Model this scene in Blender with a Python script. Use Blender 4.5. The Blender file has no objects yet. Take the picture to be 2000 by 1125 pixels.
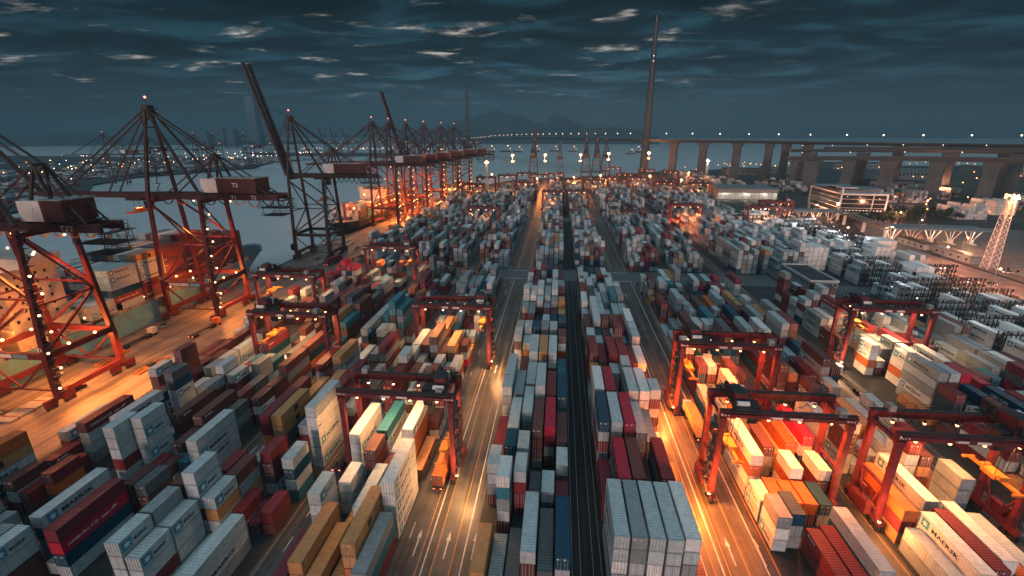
import bpy, math, random
from mathutils import Vector, Matrix
R = math.radians
rnd = random.Random(7)
scene = bpy.context.scene
col = scene.collection

# ------------------------------------------------------------------ camera
HC = 75.0
cam_d = bpy.data.cameras.new('camera'); cam = bpy.data.objects.new('camera', cam_d); col.objects.link(cam)
cam_d.sensor_width = 36; cam_d.lens = 36 * 900 / 2000
cam_d.clip_start = 1; cam_d.clip_end = 40000
cam.location = (0, 0, HC)
PITCH, YAW = 18.35, 5.72
cam.rotation_euler = (R(90 - PITCH), 0, R(YAW))
scene.camera = cam

# ------------------------------------------------------------------ world
SUN_EL, SUN_AZ = 5.0, 186.0        # low warm sun behind the camera, standing in for yard floodlights
w = bpy.data.worlds.new('World'); scene.world = w; w.use_nodes = True
nt = w.node_tree; N = nt.nodes; L = nt.links; N.clear()
def node(t, **k):
    n = N.new(t)
    for a, b in k.items():
        if a.startswith('i_'): n.inputs[a[2:].replace('_', ' ')].default_value = b
        else: setattr(n, a, b)
    return n
def ramp(n, pts, interp='LINEAR'):
    r = n.color_ramp; r.interpolation = interp
    while len(r.elements) < len(pts): r.elements.new(0.5)
    for e, (p, c) in zip(r.elements, pts):
        e.position = p; e.color = (*c, 1) if len(c) == 3 else c
def math_n(op, a, b=None, c=None):
    m = N.new('ShaderNodeMath'); m.operation = op
    for i, v in enumerate((a, b, c)):
        if v is None: continue
        if isinstance(v, (int, float)): m.inputs[i].default_value = v
        else: L.new(v, m.inputs[i])
    return m.outputs[0]
def mix_rgb(mode, f, a, b):
    m = N.new('ShaderNodeMix'); m.data_type = 'RGBA'; m.blend_type = mode
    for s, v in ((m.inputs[0], f), (m.inputs[6], a), (m.inputs[7], b)):
        if isinstance(v, (int, float)): s.default_value = v
        elif isinstance(v, tuple): s.default_value = (*v, 1)
        else: L.new(v, s)
    return m.outputs[2]
tc = node('ShaderNodeTexCoord')
sep = node('ShaderNodeSeparateXYZ'); L.new(tc.outputs['Generated'], sep.inputs[0])
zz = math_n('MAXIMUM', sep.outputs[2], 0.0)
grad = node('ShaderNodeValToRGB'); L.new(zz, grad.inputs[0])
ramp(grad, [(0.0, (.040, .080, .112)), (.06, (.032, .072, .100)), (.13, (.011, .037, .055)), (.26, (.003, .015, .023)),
            (.38, (.06, .12, .14)), (.6, (.25, .39, .455)), (1, (.345, .51, .58))])  # overhead sky, out of view, brightened to light the yard
den = math_n('ADD', zz, 0.075)
px = math_n('DIVIDE', sep.outputs[0], den); py = math_n('DIVIDE', sep.outputs[1], den)
cv = node('ShaderNodeCombineXYZ'); L.new(px, cv.inputs[0]); L.new(py, cv.inputs[1])
mp = node('ShaderNodeMapping'); L.new(cv.outputs[0], mp.inputs[0]); mp.inputs['Rotation'].default_value = (0, 0, R(12)); mp.inputs['Scale'].default_value = (.8, 1.25, 1); mp.inputs['Location'].default_value = (3.1, 1.7, 0)
n1 = node('ShaderNodeTexNoise'); n1.inputs['Scale'].default_value = 1.5; n1.inputs['Detail'].default_value = 7; n1.inputs['Roughness'].default_value = .56; n1.inputs['Distortion'].default_value = .5
L.new(mp.outputs[0], n1.inputs['Vector'])
r1 = node('ShaderNodeValToRGB'); L.new(n1.outputs[0], r1.inputs[0]); ramp(r1, [(.34, (.35,) * 3), (.5, (.8,) * 3), (.60, (2.0,) * 3), (.68, (2.6,) * 3)])
n2 = node('ShaderNodeTexNoise'); n2.inputs['Scale'].default_value = 2.1; n2.inputs['Detail'].default_value = 6; n2.inputs['Roughness'].default_value = .6; n2.inputs['Distortion'].default_value = .3
L.new(mp.outputs[0], n2.inputs['Vector'])
r2 = node('ShaderNodeValToRGB'); L.new(n2.outputs[0], r2.inputs[0]); ramp(r2, [(.572, (0,) * 3), (.625, (.15,) * 3), (.69, (1,) * 3)])
fade = node('ShaderNodeMapRange'); L.new(zz, fade.inputs[0]); fade.inputs[1].default_value = .045; fade.inputs[2].default_value = .13
fade2 = node('ShaderNodeMapRange'); L.new(sep.outputs[0], fade2.inputs[0]); fade2.inputs[1].default_value = .42; fade2.inputs[2].default_value = .0
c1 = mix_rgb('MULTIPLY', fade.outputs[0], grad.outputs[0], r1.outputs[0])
gapf = math_n('MULTIPLY', math_n('MULTIPLY', r2.outputs[0], fade.outputs[0]), fade2.outputs[0])
edge = node('ShaderNodeMapRange'); L.new(math_n('ABSOLUTE', math_n('ADD', sep.outputs[0], .02), None), edge.inputs[0]); edge.inputs[1].default_value = .25; edge.inputs[2].default_value = .85; edge.inputs[3].default_value = 1.0; edge.inputs[4].default_value = .18
ce = node('ShaderNodeCombineColor'); [L.new(edge.outputs[0], ce.inputs[q]) for q in range(3)]
c1 = mix_rgb('MULTIPLY', math_n('SUBTRACT', 1.0, math_n('MINIMUM', math_n('MULTIPLY', zz, 2.5), 1.0)), c1, ce.outputs[0])
c2 = mix_rgb('MIX', gapf, c1, (.62, .58, .53))
nish = node('ShaderNodeTexSky', sky_type='NISHITA', sun_disc=False); nish.sun_elevation = R(SUN_EL); nish.sun_rotation = R(SUN_AZ)
nmul = mix_rgb('MULTIPLY', 1.0, nish.outputs[0], (.05, .05, .05))
zw = node('ShaderNodeMapRange'); L.new(zz, zw.inputs[0]); zw.inputs[1].default_value = .35; zw.inputs[2].default_value = .8
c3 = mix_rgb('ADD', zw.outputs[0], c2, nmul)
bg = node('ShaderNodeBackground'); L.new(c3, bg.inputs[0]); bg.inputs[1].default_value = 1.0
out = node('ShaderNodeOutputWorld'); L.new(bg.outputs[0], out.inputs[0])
w.cycles.sampling_method = 'MANUAL'; w.cycles.sample_map_resolution = 512

# ------------------------------------------------------------------ sun, exposure
sd = bpy.data.lights.new('sun', 'SUN'); so = bpy.data.objects.new('sun', sd); col.objects.link(so)
sd.energy = 2.2; sd.angle = R(12); sd.color = (1.0, .66, .57)
az = R(SUN_AZ)
sdir = Vector((math.sin(az) * math.cos(R(SUN_EL)), math.cos(az) * math.cos(R(SUN_EL)), math.sin(R(SUN_EL))))
so.rotation_euler = sdir.to_track_quat('Z', 'Y').to_euler()
so.location = (0, -200, 300)
vs = scene.view_settings; vs.view_transform = 'Standard'; vs.look = 'None'; vs.exposure = 0; vs.gamma = 1; vs.use_curve_mapping = False
cy = scene.cycles
cy.use_light_tree = True; cy.max_bounces = 5; cy.diffuse_bounces = 2; cy.glossy_bounces = 2; cy.transmission_bounces = 2; cy.volume_bounces = 0
cy.sample_clamp_indirect = 4; cy.use_denoising = True; cy.caustics_reflective = False; cy.caustics_refractive = False

# ------------------------------------------------------------------ materials
def mat(name, base, rough=.7, metal=0, noise=0, nscale=.5, bump=0, spec=.3, emit=None, estr=0, dirt=None, streak=0):
    m = bpy.data.materials.new(name); m.use_nodes = True
    t = m.node_tree; b = t.nodes['Principled BSDF']
    b.inputs['Base Color'].default_value = (*base, 1); b.inputs['Roughness'].default_value = rough; b.inputs['Metallic'].default_value = metal
    b.inputs['Specular IOR Level'].default_value = spec
    if emit: b.inputs['Emission Color'].default_value = (*emit, 1); b.inputs['Emission Strength'].default_value = estr
    if noise:
        tcn = t.nodes.new('ShaderNodeNewGeometry'); n = t.nodes.new('ShaderNodeTexNoise')
        n.inputs['Scale'].default_value = nscale; n.inputs['Detail'].default_value = 6; n.inputs['Roughness'].default_value = .65
        t.links.new(tcn.outputs['Position'], n.inputs['Vector'])
        if streak:      # tyre tracks and patches drawn out along the lanes
            mpn = t.nodes.new('ShaderNodeMapping'); mpn.inputs['Scale'].default_value = (streak, streak * .035, 1); t.links.new(tcn.outputs['Position'], mpn.inputs[0])
            ns = t.nodes.new('ShaderNodeTexNoise'); ns.inputs['Scale'].default_value = 1.0; ns.inputs['Detail'].default_value = 5; t.links.new(mpn.outputs[0], ns.inputs['Vector'])
            av = t.nodes.new('ShaderNodeMath'); av.operation = 'MULTIPLY_ADD'; av.inputs[1].default_value = .6; t.links.new(ns.outputs[0], av.inputs[0])
            hv = t.nodes.new('ShaderNodeMath'); hv.operation = 'MULTIPLY'; hv.inputs[1].default_value = .4; t.links.new(n.outputs[0], hv.inputs[0]); t.links.new(hv.outputs[0], av.inputs[2])
        rr = t.nodes.new('ShaderNodeValToRGB'); e = rr.color_ramp.elements
        d = dirt or tuple(c * (1 - noise) for c in base)
        e[0].position = .35; e[0].color = (*d, 1); e[1].position = .65; e[1].color = (*tuple(min(1, c * (1 + noise * .4)) for c in base), 1)
        t.links.new(av.outputs[0] if streak else n.outputs[0], rr.inputs[0]); t.links.new(rr.outputs[0], b.inputs['Base Color'])
        if streak: e[0].position = .42; e[1].position = .58
        if bump:
            bp = t.nodes.new('ShaderNodeBump'); bp.inputs['Strength'].default_value = bump; t.links.new(n.outputs[0], bp.inputs['Height']); t.links.new(bp.outputs[0], b.inputs['Normal'])
    return m
M = {}
M['asphalt'] = mat('yard_asphalt', (.030, .034, .036), .7, noise=.6, nscale=.09, bump=.1)
M['road'] = mat('road_asphalt', (.068, .072, .074), .42, noise=.55, nscale=.25, streak=.9)
M['dark'] = mat('dark_lane', (.014, .017, .019), .6, noise=.75, nscale=.6, streak=1.6)
M['concrete'] = mat('quay_concrete', (.15, .14, .125), .5, noise=.5, nscale=.1, streak=.35)
M['highway'] = mat('pale_highway_concrete', (.15, .13, .12), .6, noise=.4, nscale=.12)
M['crossing'] = mat('crossing_concrete', (.10, .11, .112), .7, noise=.3, nscale=.2)
M['line_white'] = mat('white_road_paint', (.6, .6, .58), .6, noise=.35, nscale=.8)
M['line_yellow'] = mat('yellow_road_paint', (.55, .25, .06), .6, noise=.35, nscale=.8)
M['earth'] = mat('dry_ground', (.07, .065, .05), .95, noise=.5, nscale=.03)
M['grass'] = mat('verge_grass', (.035, .055, .03), .95, noise=.5, nscale=.1)
M['red'] = mat('crane_red', (.125, .020, .027), .5, noise=.45, nscale=.5, dirt=(.06, .012, .016))
M['sts'] = mat('gantry_dark_red', (.095, .013, .015), .5, noise=.4, nscale=.4)
M['sts_up'] = mat('crane_red_shaded', (.055, .018, .02), .55, noise=.4, nscale=.4)  # gantry red darkened so its colour carries the shade of the upper parts
M['sts_dark'] = mat('weathered_crane_steel', (.045, .035, .035), .6, noise=.4, nscale=.4)
M['steel'] = mat('dark_steel', (.03, .03, .034), .55, noise=.3)
M['grey'] = mat('grey_steel', (.25, .27, .28), .5, noise=.3)
M['white'] = mat('white_steel', (.62, .62, .60), .5, noise=.2)
M['far'] = mat('hazy_facade', (.07, .115, .14), .9)  # bluish tone of the haze put into the wall colour
M['tyre'] = mat('tyre_rubber', (.012, .012, .012), .9)
M['yellow'] = mat('yellow_steel', (.42, .17, .03), .5, noise=.3)
M['orange'] = mat('orange_steel', (.55, .14, .03), .5, noise=.3)
M['plate'] = mat('lettering_white', (.7, .7, .7), .5)
M['ink'] = mat('lettering_dark', (.012, .02, .03), .6)
M['glass'] = mat('dark_glass', (.012, .018, .022), .12, spec=.6)
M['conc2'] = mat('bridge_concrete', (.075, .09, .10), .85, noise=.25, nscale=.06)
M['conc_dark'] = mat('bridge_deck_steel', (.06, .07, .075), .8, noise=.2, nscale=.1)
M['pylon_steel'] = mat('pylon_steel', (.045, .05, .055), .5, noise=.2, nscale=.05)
M['hull'] = mat('hull_blue', (.10, .34, .46), .5, noise=.4, nscale=.16, dirt=(.13, .24, .27))
M['hull_dark'] = mat('hull_dark', (.02, .025, .03), .5, noise=.3)
M['boot'] = mat('boot_topping', (.22, .03, .02), .7, noise=.4)
M['ship_white'] = mat('ship_white', (.42, .40, .37), .6, noise=.15)
M['roof'] = mat('metal_roof', (.12, .16, .18), .5, noise=.2, nscale=.2)
M['roof_dark'] = mat('felt_roof', (.045, .05, .055), .9, noise=.5, nscale=.2)
M['wall'] = mat('pale_wall', (.26, .30, .32), .8, noise=.2, nscale=.3)
M['tan'] = mat('tan_wall', (.30, .25, .2), .8, noise=.2)
M['leaf'] = mat('foliage', (.04, .06, .035), .9, noise=.5, nscale=.8)
M['bark'] = mat('bark', (.06, .045, .03), .9)
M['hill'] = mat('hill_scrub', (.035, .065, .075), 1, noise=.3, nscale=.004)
M['star_blue'] = mat('emblem_blue', (.03, .24, .36), .5)
def lampmat(name, c, s): return mat(name, (.8, .8, .8), emit=c, estr=s)
M['l_warm'] = lampmat('lamp_warm', (1, .52, .24), 7)
M['l_orange'] = lampmat('lamp_sodium', (1, .38, .12), 9)
M['l_white'] = lampmat('lamp_white', (.92, .96, 1), 5)
M['l_pale'] = lampmat('lamp_pale', (1, .68, .45), 6)
M['l_red'] = lampmat('lamp_red', (1, .12, .06), 6)
M['l_win'] = lampmat('lit_interior', (1, .72, .45), 1.1)
M['fest_lit'] = mat('festoon_cable_lit', (.75, .36, .06), .6)  # lamp light on some cable loops, put into the colour as yellow

# water
m = bpy.data.materials.new('sea_water'); m.use_nodes = True; t = m.node_tree; b = t.nodes['Principled BSDF']
b.inputs['Base Color'].default_value = (.4, .45, .47, 1); b.inputs['Roughness'].default_value = .42; b.inputs['IOR'].default_value = 1.33
g_ = t.nodes.new('ShaderNodeNewGeometry'); n_ = t.nodes.new('ShaderNodeTexNoise'); n_.inputs['Scale'].default_value = .22; n_.inputs['Detail'].default_value = 6
n3_ = t.nodes.new('ShaderNodeTexNoise'); n3_.inputs['Scale'].default_value = .008; n3_.inputs['Detail'].default_value = 4
r3_ = t.nodes.new('ShaderNodeValToRGB'); r3_.color_ramp.elements[0].position = .3; r3_.color_ramp.elements[0].color = (.38, .43, .46, 1); r3_.color_ramp.elements[1].position = .7; r3_.color_ramp.elements[1].color = (.48, .53, .55, 1)
t.links.new(g_.outputs['Position'], n3_.inputs['Vector']); t.links.new(n3_.outputs[0], r3_.inputs[0]); t.links.new(r3_.outputs[0], b.inputs['Base Color'])
bp_ = t.nodes.new('ShaderNodeBump'); bp_.inputs['Strength'].default_value = .8; bp_.inputs['Distance'].default_value = 1.2
t.links.new(g_.outputs['Position'], n_.inputs['Vector']); t.links.new(n_.outputs[0], bp_.inputs['Height']); t.links.new(bp_.outputs[0], b.inputs['Normal'])
M['water'] = m

def paint_mat(name, door=False):
    m = bpy.data.materials.new(name); m.use_nodes = True; t = m.node_tree; nn = t.nodes; ll = t.links; b = nn['Principled BSDF']
    b.inputs['Roughness'].default_value = .5; b.inputs['Specular IOR Level'].default_value = .3
    at = nn.new('ShaderNodeAttribute'); at.attribute_name = 'paint'
    uv = nn.new('ShaderNodeUVMap'); ge = nn.new('ShaderNodeNewGeometry')
    no = nn.new('ShaderNodeTexNoise'); no.inputs['Scale'].default_value = .9; no.inputs['Detail'].default_value = 7; no.inputs['Roughness'].default_value = .7; ll.new(ge.outputs['Position'], no.inputs['Vector'])
    rr = nn.new('ShaderNodeValToRGB'); ll.new(no.outputs[0], rr.inputs[0])
    rr.color_ramp.elements[0].position = .33; rr.color_ramp.elements[0].color = (.78, .76, .74, 1); rr.color_ramp.elements[1].position = .62; rr.color_ramp.elements[1].color = (1.05, 1.05, 1.05, 1)
    mx = nn.new('ShaderNodeMix'); mx.data_type = 'RGBA'; mx.blend_type = 'MULTIPLY'; mx.inputs[0].default_value = 1; ll.new(at.outputs['Color'], mx.inputs[6]); ll.new(rr.outputs[0], mx.inputs[7])
    # rust patches
    n2 = nn.new('ShaderNodeTexNoise'); n2.inputs['Scale'].default_value = .35; n2.inputs['Detail'].default_value = 8; n2.inputs['Roughness'].default_value = .75; ll.new(ge.outputs['Position'], n2.inputs['Vector'])
    r2 = nn.new('ShaderNodeValToRGB'); r2.color_ramp.elements[0].position = .67; r2.color_ramp.elements[0].color = (0, 0, 0, 1); r2.color_ramp.elements[1].position = .73; r2.color_ramp.elements[1].color = (.75, .75, .75, 1); ll.new(n2.outputs[0], r2.inputs[0])
    m2 = nn.new('ShaderNodeMix'); m2.data_type = 'RGBA'; ll.new(r2.outputs[0], m2.inputs[0]); ll.new(mx.outputs[2], m2.inputs[6]); m2.inputs[7].default_value = (.11, .06, .035, 1)
    last = m2.outputs[2]
    sp = nn.new('ShaderNodeSeparateXYZ'); ll.new(uv.outputs[0], sp.inputs[0])
    def mth(op, a, bb):
        q = nn.new('ShaderNodeMath'); q.operation = op
        for i, v in enumerate((a, bb)):
            if isinstance(v, (int, float)): q.inputs[i].default_value = v
            else: ll.new(v, q.inputs[i])
        return q.outputs[0]
    if door:      # four lock rods and the seam between the two leaves, in metres across the end
        s = mth('ABSOLUTE', mth('SUBTRACT', sp.outputs[0], 1.25), 0)
        gap = mth('LESS_THAN', s, .05); fr = mth('GREATER_THAN', s, 1.14)
        tb = mth('GREATER_THAN', mth('ABSOLUTE', mth('SUBTRACT', sp.outputs[1], 1.3), 0), 1.2)
        dk = mth('MINIMUM', mth('ADD', mth('ADD', gap, fr), tb), 1)
        rod = mth('ADD', mth('LESS_THAN', mth('ABSOLUTE', mth('SUBTRACT', s, .32), 0), .045), mth('LESS_THAN', mth('ABSOLUTE', mth('SUBTRACT', s, .86), 0), .045))
        m3 = nn.new('ShaderNodeMix'); m3.data_type = 'RGBA'; ll.new(dk, m3.inputs[0]); ll.new(last, m3.inputs[6])
        m4_ = nn.new('ShaderNodeMix'); m4_.data_type = 'RGBA'; m4_.blend_type = 'MULTIPLY'; m4_.inputs[0].default_value = 1; ll.new(at.outputs['Color'], m4_.inputs[6]); m4_.inputs[7].default_value = (.35, .33, .33, 1); ll.new(m4_.outputs[2], m3.inputs[7])
        m5 = nn.new('ShaderNodeMix'); m5.data_type = 'RGBA'; ll.new(rod, m5.inputs[0]); ll.new(m3.outputs[2], m5.inputs[6]); m5.inputs[7].default_value = (.3, .3, .3, 1)
        last = m5.outputs[2]
    else:
        wv = mth('SINE', mth('MULTIPLY', sp.outputs[0], 2 * math.pi / .56), 0)
        bp = nn.new('ShaderNodeBump'); bp.inputs['Strength'].default_value = .55; bp.inputs['Distance'].default_value = .05; ll.new(wv, bp.inputs['Height']); ll.new(bp.outputs[0], b.inputs['Normal'])
    ll.new(last, b.inputs['Base Color'])
    return m
M['paint'] = paint_mat('container_paint'); M['door'] = paint_mat('container_door_paint', True)

# ------------------------------------------------------------------ mesh builder
class MB:
    def __init__(s): s.v = []; s.f = []; s.m = []; s.c = []; s.uv = []
    def face(s, pts, mi=0, c=None, uv=None):
        k = len(s.v); s.v += [tuple(p) for p in pts]; s.f.append(tuple(range(k, k + len(pts)))); s.m.append(mi); s.c.append(c); s.uv.append(uv)
    def hexa(s, p, mi=0, c=None):
        # p: 8 points, bottom 0-3 ccw, top 4-7 ccw
        k = len(s.v); s.v += [tuple(q) for q in p]
        for q in ((3, 2, 1, 0), (4, 5, 6, 7), (0, 1, 5, 4), (1, 2, 6, 5), (2, 3, 7, 6), (3, 0, 4, 7)):
            s.f.append(tuple(k + i for i in q)); s.m.append(mi); s.c.append(c); s.uv.append(None)
    def box(s, x0, x1, y0, y1, z0, z1, mi=0, c=None):
        s.hexa([(x0, y0, z0), (x1, y0, z0), (x1, y1, z0), (x0, y1, z0), (x0, y0, z1), (x1, y0, z1), (x1, y1, z1), (x0, y1, z1)], mi, c)
    def cbox(s, cx, cy, cz, sx, sy, sz, mi=0): s.box(cx - sx / 2, cx + sx / 2, cy - sy / 2, cy + sy / 2, cz - sz / 2, cz + sz / 2, mi)
    def beam(s, a, b, wd, h=None, mi=0, w2=None, h2=None):
        a = Vector(a); b = Vector(b); h = h or wd; d = (b - a).normalized()
        u = Vector((0, 0, 1)) if abs(d.z) < .9 else Vector((0, 1, 0))
        r = d.cross(u).normalized(); u = r.cross(d).normalized()
        w2 = w2 or wd; h2 = h2 or h
        def ring(p, ww, hh): return [p + r * (i * ww / 2) + u * (j * hh / 2) for i, j in ((-1, -1), (1, -1), (1, 1), (-1, 1))]
        A = ring(a, wd, h); B = ring(b, w2, h2)
        k = len(s.v); s.v += [tuple(q) for q in A + B]
        for q in ((0, 1, 2, 3), (7, 6, 5, 4), (1, 0, 4, 5), (2, 1, 5, 6), (3, 2, 6, 7), (0, 3, 7, 4)):
            s.f.append(tuple(k + i for i in q)); s.m.append(mi); s.c.append(None); s.uv.append(None)
    def tube(s, pts, rads, n=8, mi=0, cap=True):
        pts = [Vector(p) for p in pts]
        if isinstance(rads, (int, float)): rads = [rads] * len(pts)
        rings = []
        for i, p in enumerate(pts):
            d = (pts[min(i + 1, len(pts) - 1)] - pts[max(i - 1, 0)]).normalized()
            u = Vector((0, 0, 1)) if abs(d.z) < .9 else Vector((0, 1, 0))
            r = d.cross(u).normalized(); u = r.cross(d).normalized()
            k = len(s.v); rings.append(k)
            for j in range(n):
                a = 2 * math.pi * j / n; s.v.append(tuple(p + (r * math.cos(a) + u * math.sin(a)) * rads[i]))
        for a, b in zip(rings, rings[1:]):
            for j in range(n):
                s.f.append((a + j, b + j, b + (j + 1) % n, a + (j + 1) % n)); s.m.append(mi); s.c.append(None); s.uv.append(None)
        if cap:
            for a, rev in ((rings[0], 0), (rings[-1], 1)):
                q = tuple(a + j for j in range(n)); s.f.append(q if not rev else q[::-1]); s.m.append(mi); s.c.append(None); s.uv.append(None)
    def ball(s, c, r, mi=0):
        x, y, z = c
        for k in (0,):
            b = len(s.v); n = 8; rows = [(-.7, .7), (0, 1), (.7, .7)]
            s.v.append((x, y, z - r))
            for zz_, rr_ in rows:
                for j in range(n): a = 2 * math.pi * j / n; s.v.append((x + r * rr_ * math.cos(a), y + r * rr_ * math.sin(a), z + r * zz_))
            s.v.append((x, y, z + r)); fs = []
            for j in range(n):
                fs.append((b, b + 1 + (j + 1) % n, b + 1 + j)); fs.append((b + 1 + 2 * n + j, b + 1 + 2 * n + (j + 1) % n, b + 1 + 3 * n))
                for q in range(2): a0 = b + 1 + q * n; fs.append((a0 + j, a0 + (j + 1) % n, a0 + n + (j + 1) % n, a0 + n + j))
            for f in fs: s.f.append(f); s.m.append(mi); s.c.append(None); s.uv.append(None)
    def mesh(s, name, mats):
        me = bpy.data.meshes.new(name); me.from_pydata(s.v, [], s.f); me.update()
        for q in (mats if isinstance(mats, (list, tuple)) else [mats]): me.materials.append(M[q] if isinstance(q, str) else q)
        me.polygons.foreach_set('material_index', s.m)
        if any(c is not None for c in s.c):
            at = me.color_attributes.new('paint', 'FLOAT_COLOR', 'CORNER'); uvl = me.uv_layers.new(name='UVMap')
            cc = []; uu = []
            for f, c, u in zip(s.f, s.c, s.uv):
                c = c or (.2, .2, .2); n = len(f)
                cc += list((*c, 1)) * n
                uu += [x for p in (u or [(0, 0)] * n) for x in p]
            at.data.foreach_set('color', cc); uvl.data.foreach_set('uv', uu)
        return me
    def build(s, name, mats, parent=None, **tags):
        if not s.f: return None
        o = bpy.data.objects.new(name, s.mesh(name, mats)); col.objects.link(o)
        if parent: o.parent = parent
        for k, v in tags.items(): o[k] = v
        return o
def link(name, me, parent=None, loc=None, rz=0):
    o = bpy.data.objects.new(name, me); col.objects.link(o); o.parent = parent
    if loc: o.location = loc
    o.rotation_euler.z = rz
    return o
def thing(name, label, cat, loc=(0, 0, 0), rz=0, group=None):
    o = bpy.data.objects.new(name, None); col.objects.link(o); o.location = loc; o.rotation_euler.z = rz
    o.empty_display_size = .1; o['label'] = label; o['category'] = cat
    if group: o['group'] = group
    return o
def tag(o, label, cat, group=None):
    o['label'] = label; o['category'] = cat
    if group: o['group'] = group
    return o
def lamp(parent, loc, power, color, spot=None, target=None, size=.3):
    ld = bpy.data.lights.new('lamp_light', 'SPOT' if spot else 'POINT'); ld.energy = power * 1.3; ld.color = color; ld.shadow_soft_size = size
    if spot: ld.spot_size = R(spot); ld.spot_blend = .7
    o = bpy.data.objects.new('lamp_light', ld); col.objects.link(o); o.parent = parent; o.location = loc
    if target is not None: o.rotation_euler = (Vector(loc) - Vector(target)).to_track_quat('Z', 'Y').to_euler()
    return o
WARM = (1, .52, .22); SOD = (1, .27, .05); PALE = (1, .70, .48); WHITE = (.9, .95, 1)

_txt = {}
def text_faces(s, size=1.0):
    """outline of a word as triangles in the x-y plane, left edge at 0, baseline 0"""
    if s in _txt: return _txt[s]
    c = bpy.data.curves.new('t', 'FONT'); c.body = s; c.size = 1; c.resolution_u = 1; c.offset = .018
    o = bpy.data.objects.new('t', c); col.objects.link(o)
    dg = bpy.context.evaluated_depsgraph_get(); me = o.evaluated_get(dg).to_mesh()
    v = [tuple(p.co) for p in me.vertices]; f = [tuple(p.vertices) for p in me.polygons]
    o.evaluated_get(dg).to_mesh_clear(); bpy.data.objects.remove(o); bpy.data.curves.remove(c)
    xs = [p[0] for p in v]; ys = [p[1] for p in v]
    x0, x1, y0, y1 = min(xs), max(xs), min(ys), max(ys)
    v = [((p[0] - x0) / (x1 - x0), (p[1] - y0) / (y1 - y0)) for p in v]     # unit box
    _txt[s] = (v, f); return _txt[s]
def put_text(mb, s, origin, ux, uz, wdt, hgt, mi=0):
    v, f = text_faces(s); o = Vector(origin); ux = Vector(ux); uz = Vector(uz); k = len(mb.v)
    mb.v += [tuple(o + ux * (p[0] * wdt) + uz * (p[1] * hgt)) for p in v]
    for q in f: mb.f.append(tuple(k + i for i in q)); mb.m.append(mi); mb.c.append(None); mb.uv.append(None)

# projection helpers, used to choose which containers are shown large enough to be objects of their own
_th, _ps = R(PITCH), R(YAW)
FW = Vector((-math.sin(_ps) * math.cos(_th), math.cos(_ps) * math.cos(_th), -math.sin(_th))); RT = Vector((math.cos(_ps), math.sin(_ps), 0)); UP = RT.cross(FW)
def proj(p):
    v = Vector(p) - Vector((0, 0, HC)); d = v.dot(FW)
    if d < 1: return None
    return (1000 + 900 * v.dot(RT) / d, 562.5 - 900 * v.dot(UP) / d)
def area(ps):
    q = [proj(p) for p in ps]
    if any(a is None for a in q): return 0
    cx = sum(a[0] for a in q) / len(q); cy_ = sum(a[1] for a in q) / len(q)
    if not (-60 < cx < 2060 and -60 < cy_ < 1230): return 0
    q = [(min(max(a[0], 0), 2000), min(max(a[1], 0), 1125)) for a in q]
    return abs(sum(q[i][0] * q[(i + 1) % len(q)][1] - q[(i + 1) % len(q)][0] * q[i][1] for i in range(len(q)))) / 2

#--SETTING--
# ================================================================== SETTING
def structure(name, mb, mats): return mb.build(name, mats, kind='structure')
def sheet(name, pts, z, m_):
    b = MB(); b.face([(x, y, z) for x, y in pts]); return structure(name, b, m_)
QX = -167.0
LAND = [(QX, -260), (3500, -260), (3500, 1500), (900, 1330), (520, 1240), (330, 1120), (215, 1060), (150, 985), (60, 915), (-78, 835), (-140, 690), (-150, 520), (QX, 330)]
b = MB(); b.face([(x, y, 0) for x, y in LAND]); structure('ground', b, 'asphalt')
b = MB()
for (x0, y0), (x1, y1) in zip(LAND, LAND[1:] + LAND[:1]): b.face([(x0, y0, 0), (x0, y0, -5), (x1, y1, -5), (x1, y1, 0)])
structure('quay_wall', b, 'conc2')
sheet('sea_water', [(-14000, -3000), (14000, -3000), (14000, 14000), (-14000, 14000)], -2.6, 'water')
sheet('quay_apron', [(QX, -150), (-124, -150), (-124, 330), (-119, 560), (-110, 700), (-136, 690), (-149, 520), (QX, 330)], .004, 'concrete')
# quay edge beam with fenders on its water side
b = MB(); b.box(QX - .4, QX + .5, -150, 330, -.6, .35)
structure('quay_kerb', b, 'conc2')
b = MB()
for y in range(30, 330, 9): b.cbox(QX - .9, y, -1.2, .9, 1.6, 2.2)
b.build('quay_fenders', 'tyre', label='row of black rubber fenders along the quay edge', category='fender')
# yard streets
sheet('road', [(-29.2, 20), (-14.0, 20), (-14.0, 830), (-29.2, 830)], .004, 'road')
sheet('road', [(26.6, 20), (42.0, 20), (42.0, 860), (26.6, 860)], .004, 'road')
sheet('dark_lane', [(3.9, 20), (10.6, 20), (10.6, 700), (3.9, 700)], .004, 'dark')
for x0, x1 in ((-53.4, -46.4), (-77.6, -71), (-103, -97), (59.2, 65.6), (90, 96.3), (120.6, 128)):
    sheet('yard_lane', [(x0, 20), (x1, 20), (x1, 800 if x0 > -60 else 560), (x0, 800 if x0 > -60 else 560)], .004, 'road')
for y0, y1 in ((240.5, 262), (424, 440)):
    sheet('cross_road', [(-124, y0), (150 if y0 > 300 else 118, y0), (150 if y0 > 300 else 118, y1), (-124, y1)], .008, 'crossing')
sheet('cross_road', [(118, 232), (215, 232), (215, 246), (118, 246)], .008, 'crossing')
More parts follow.
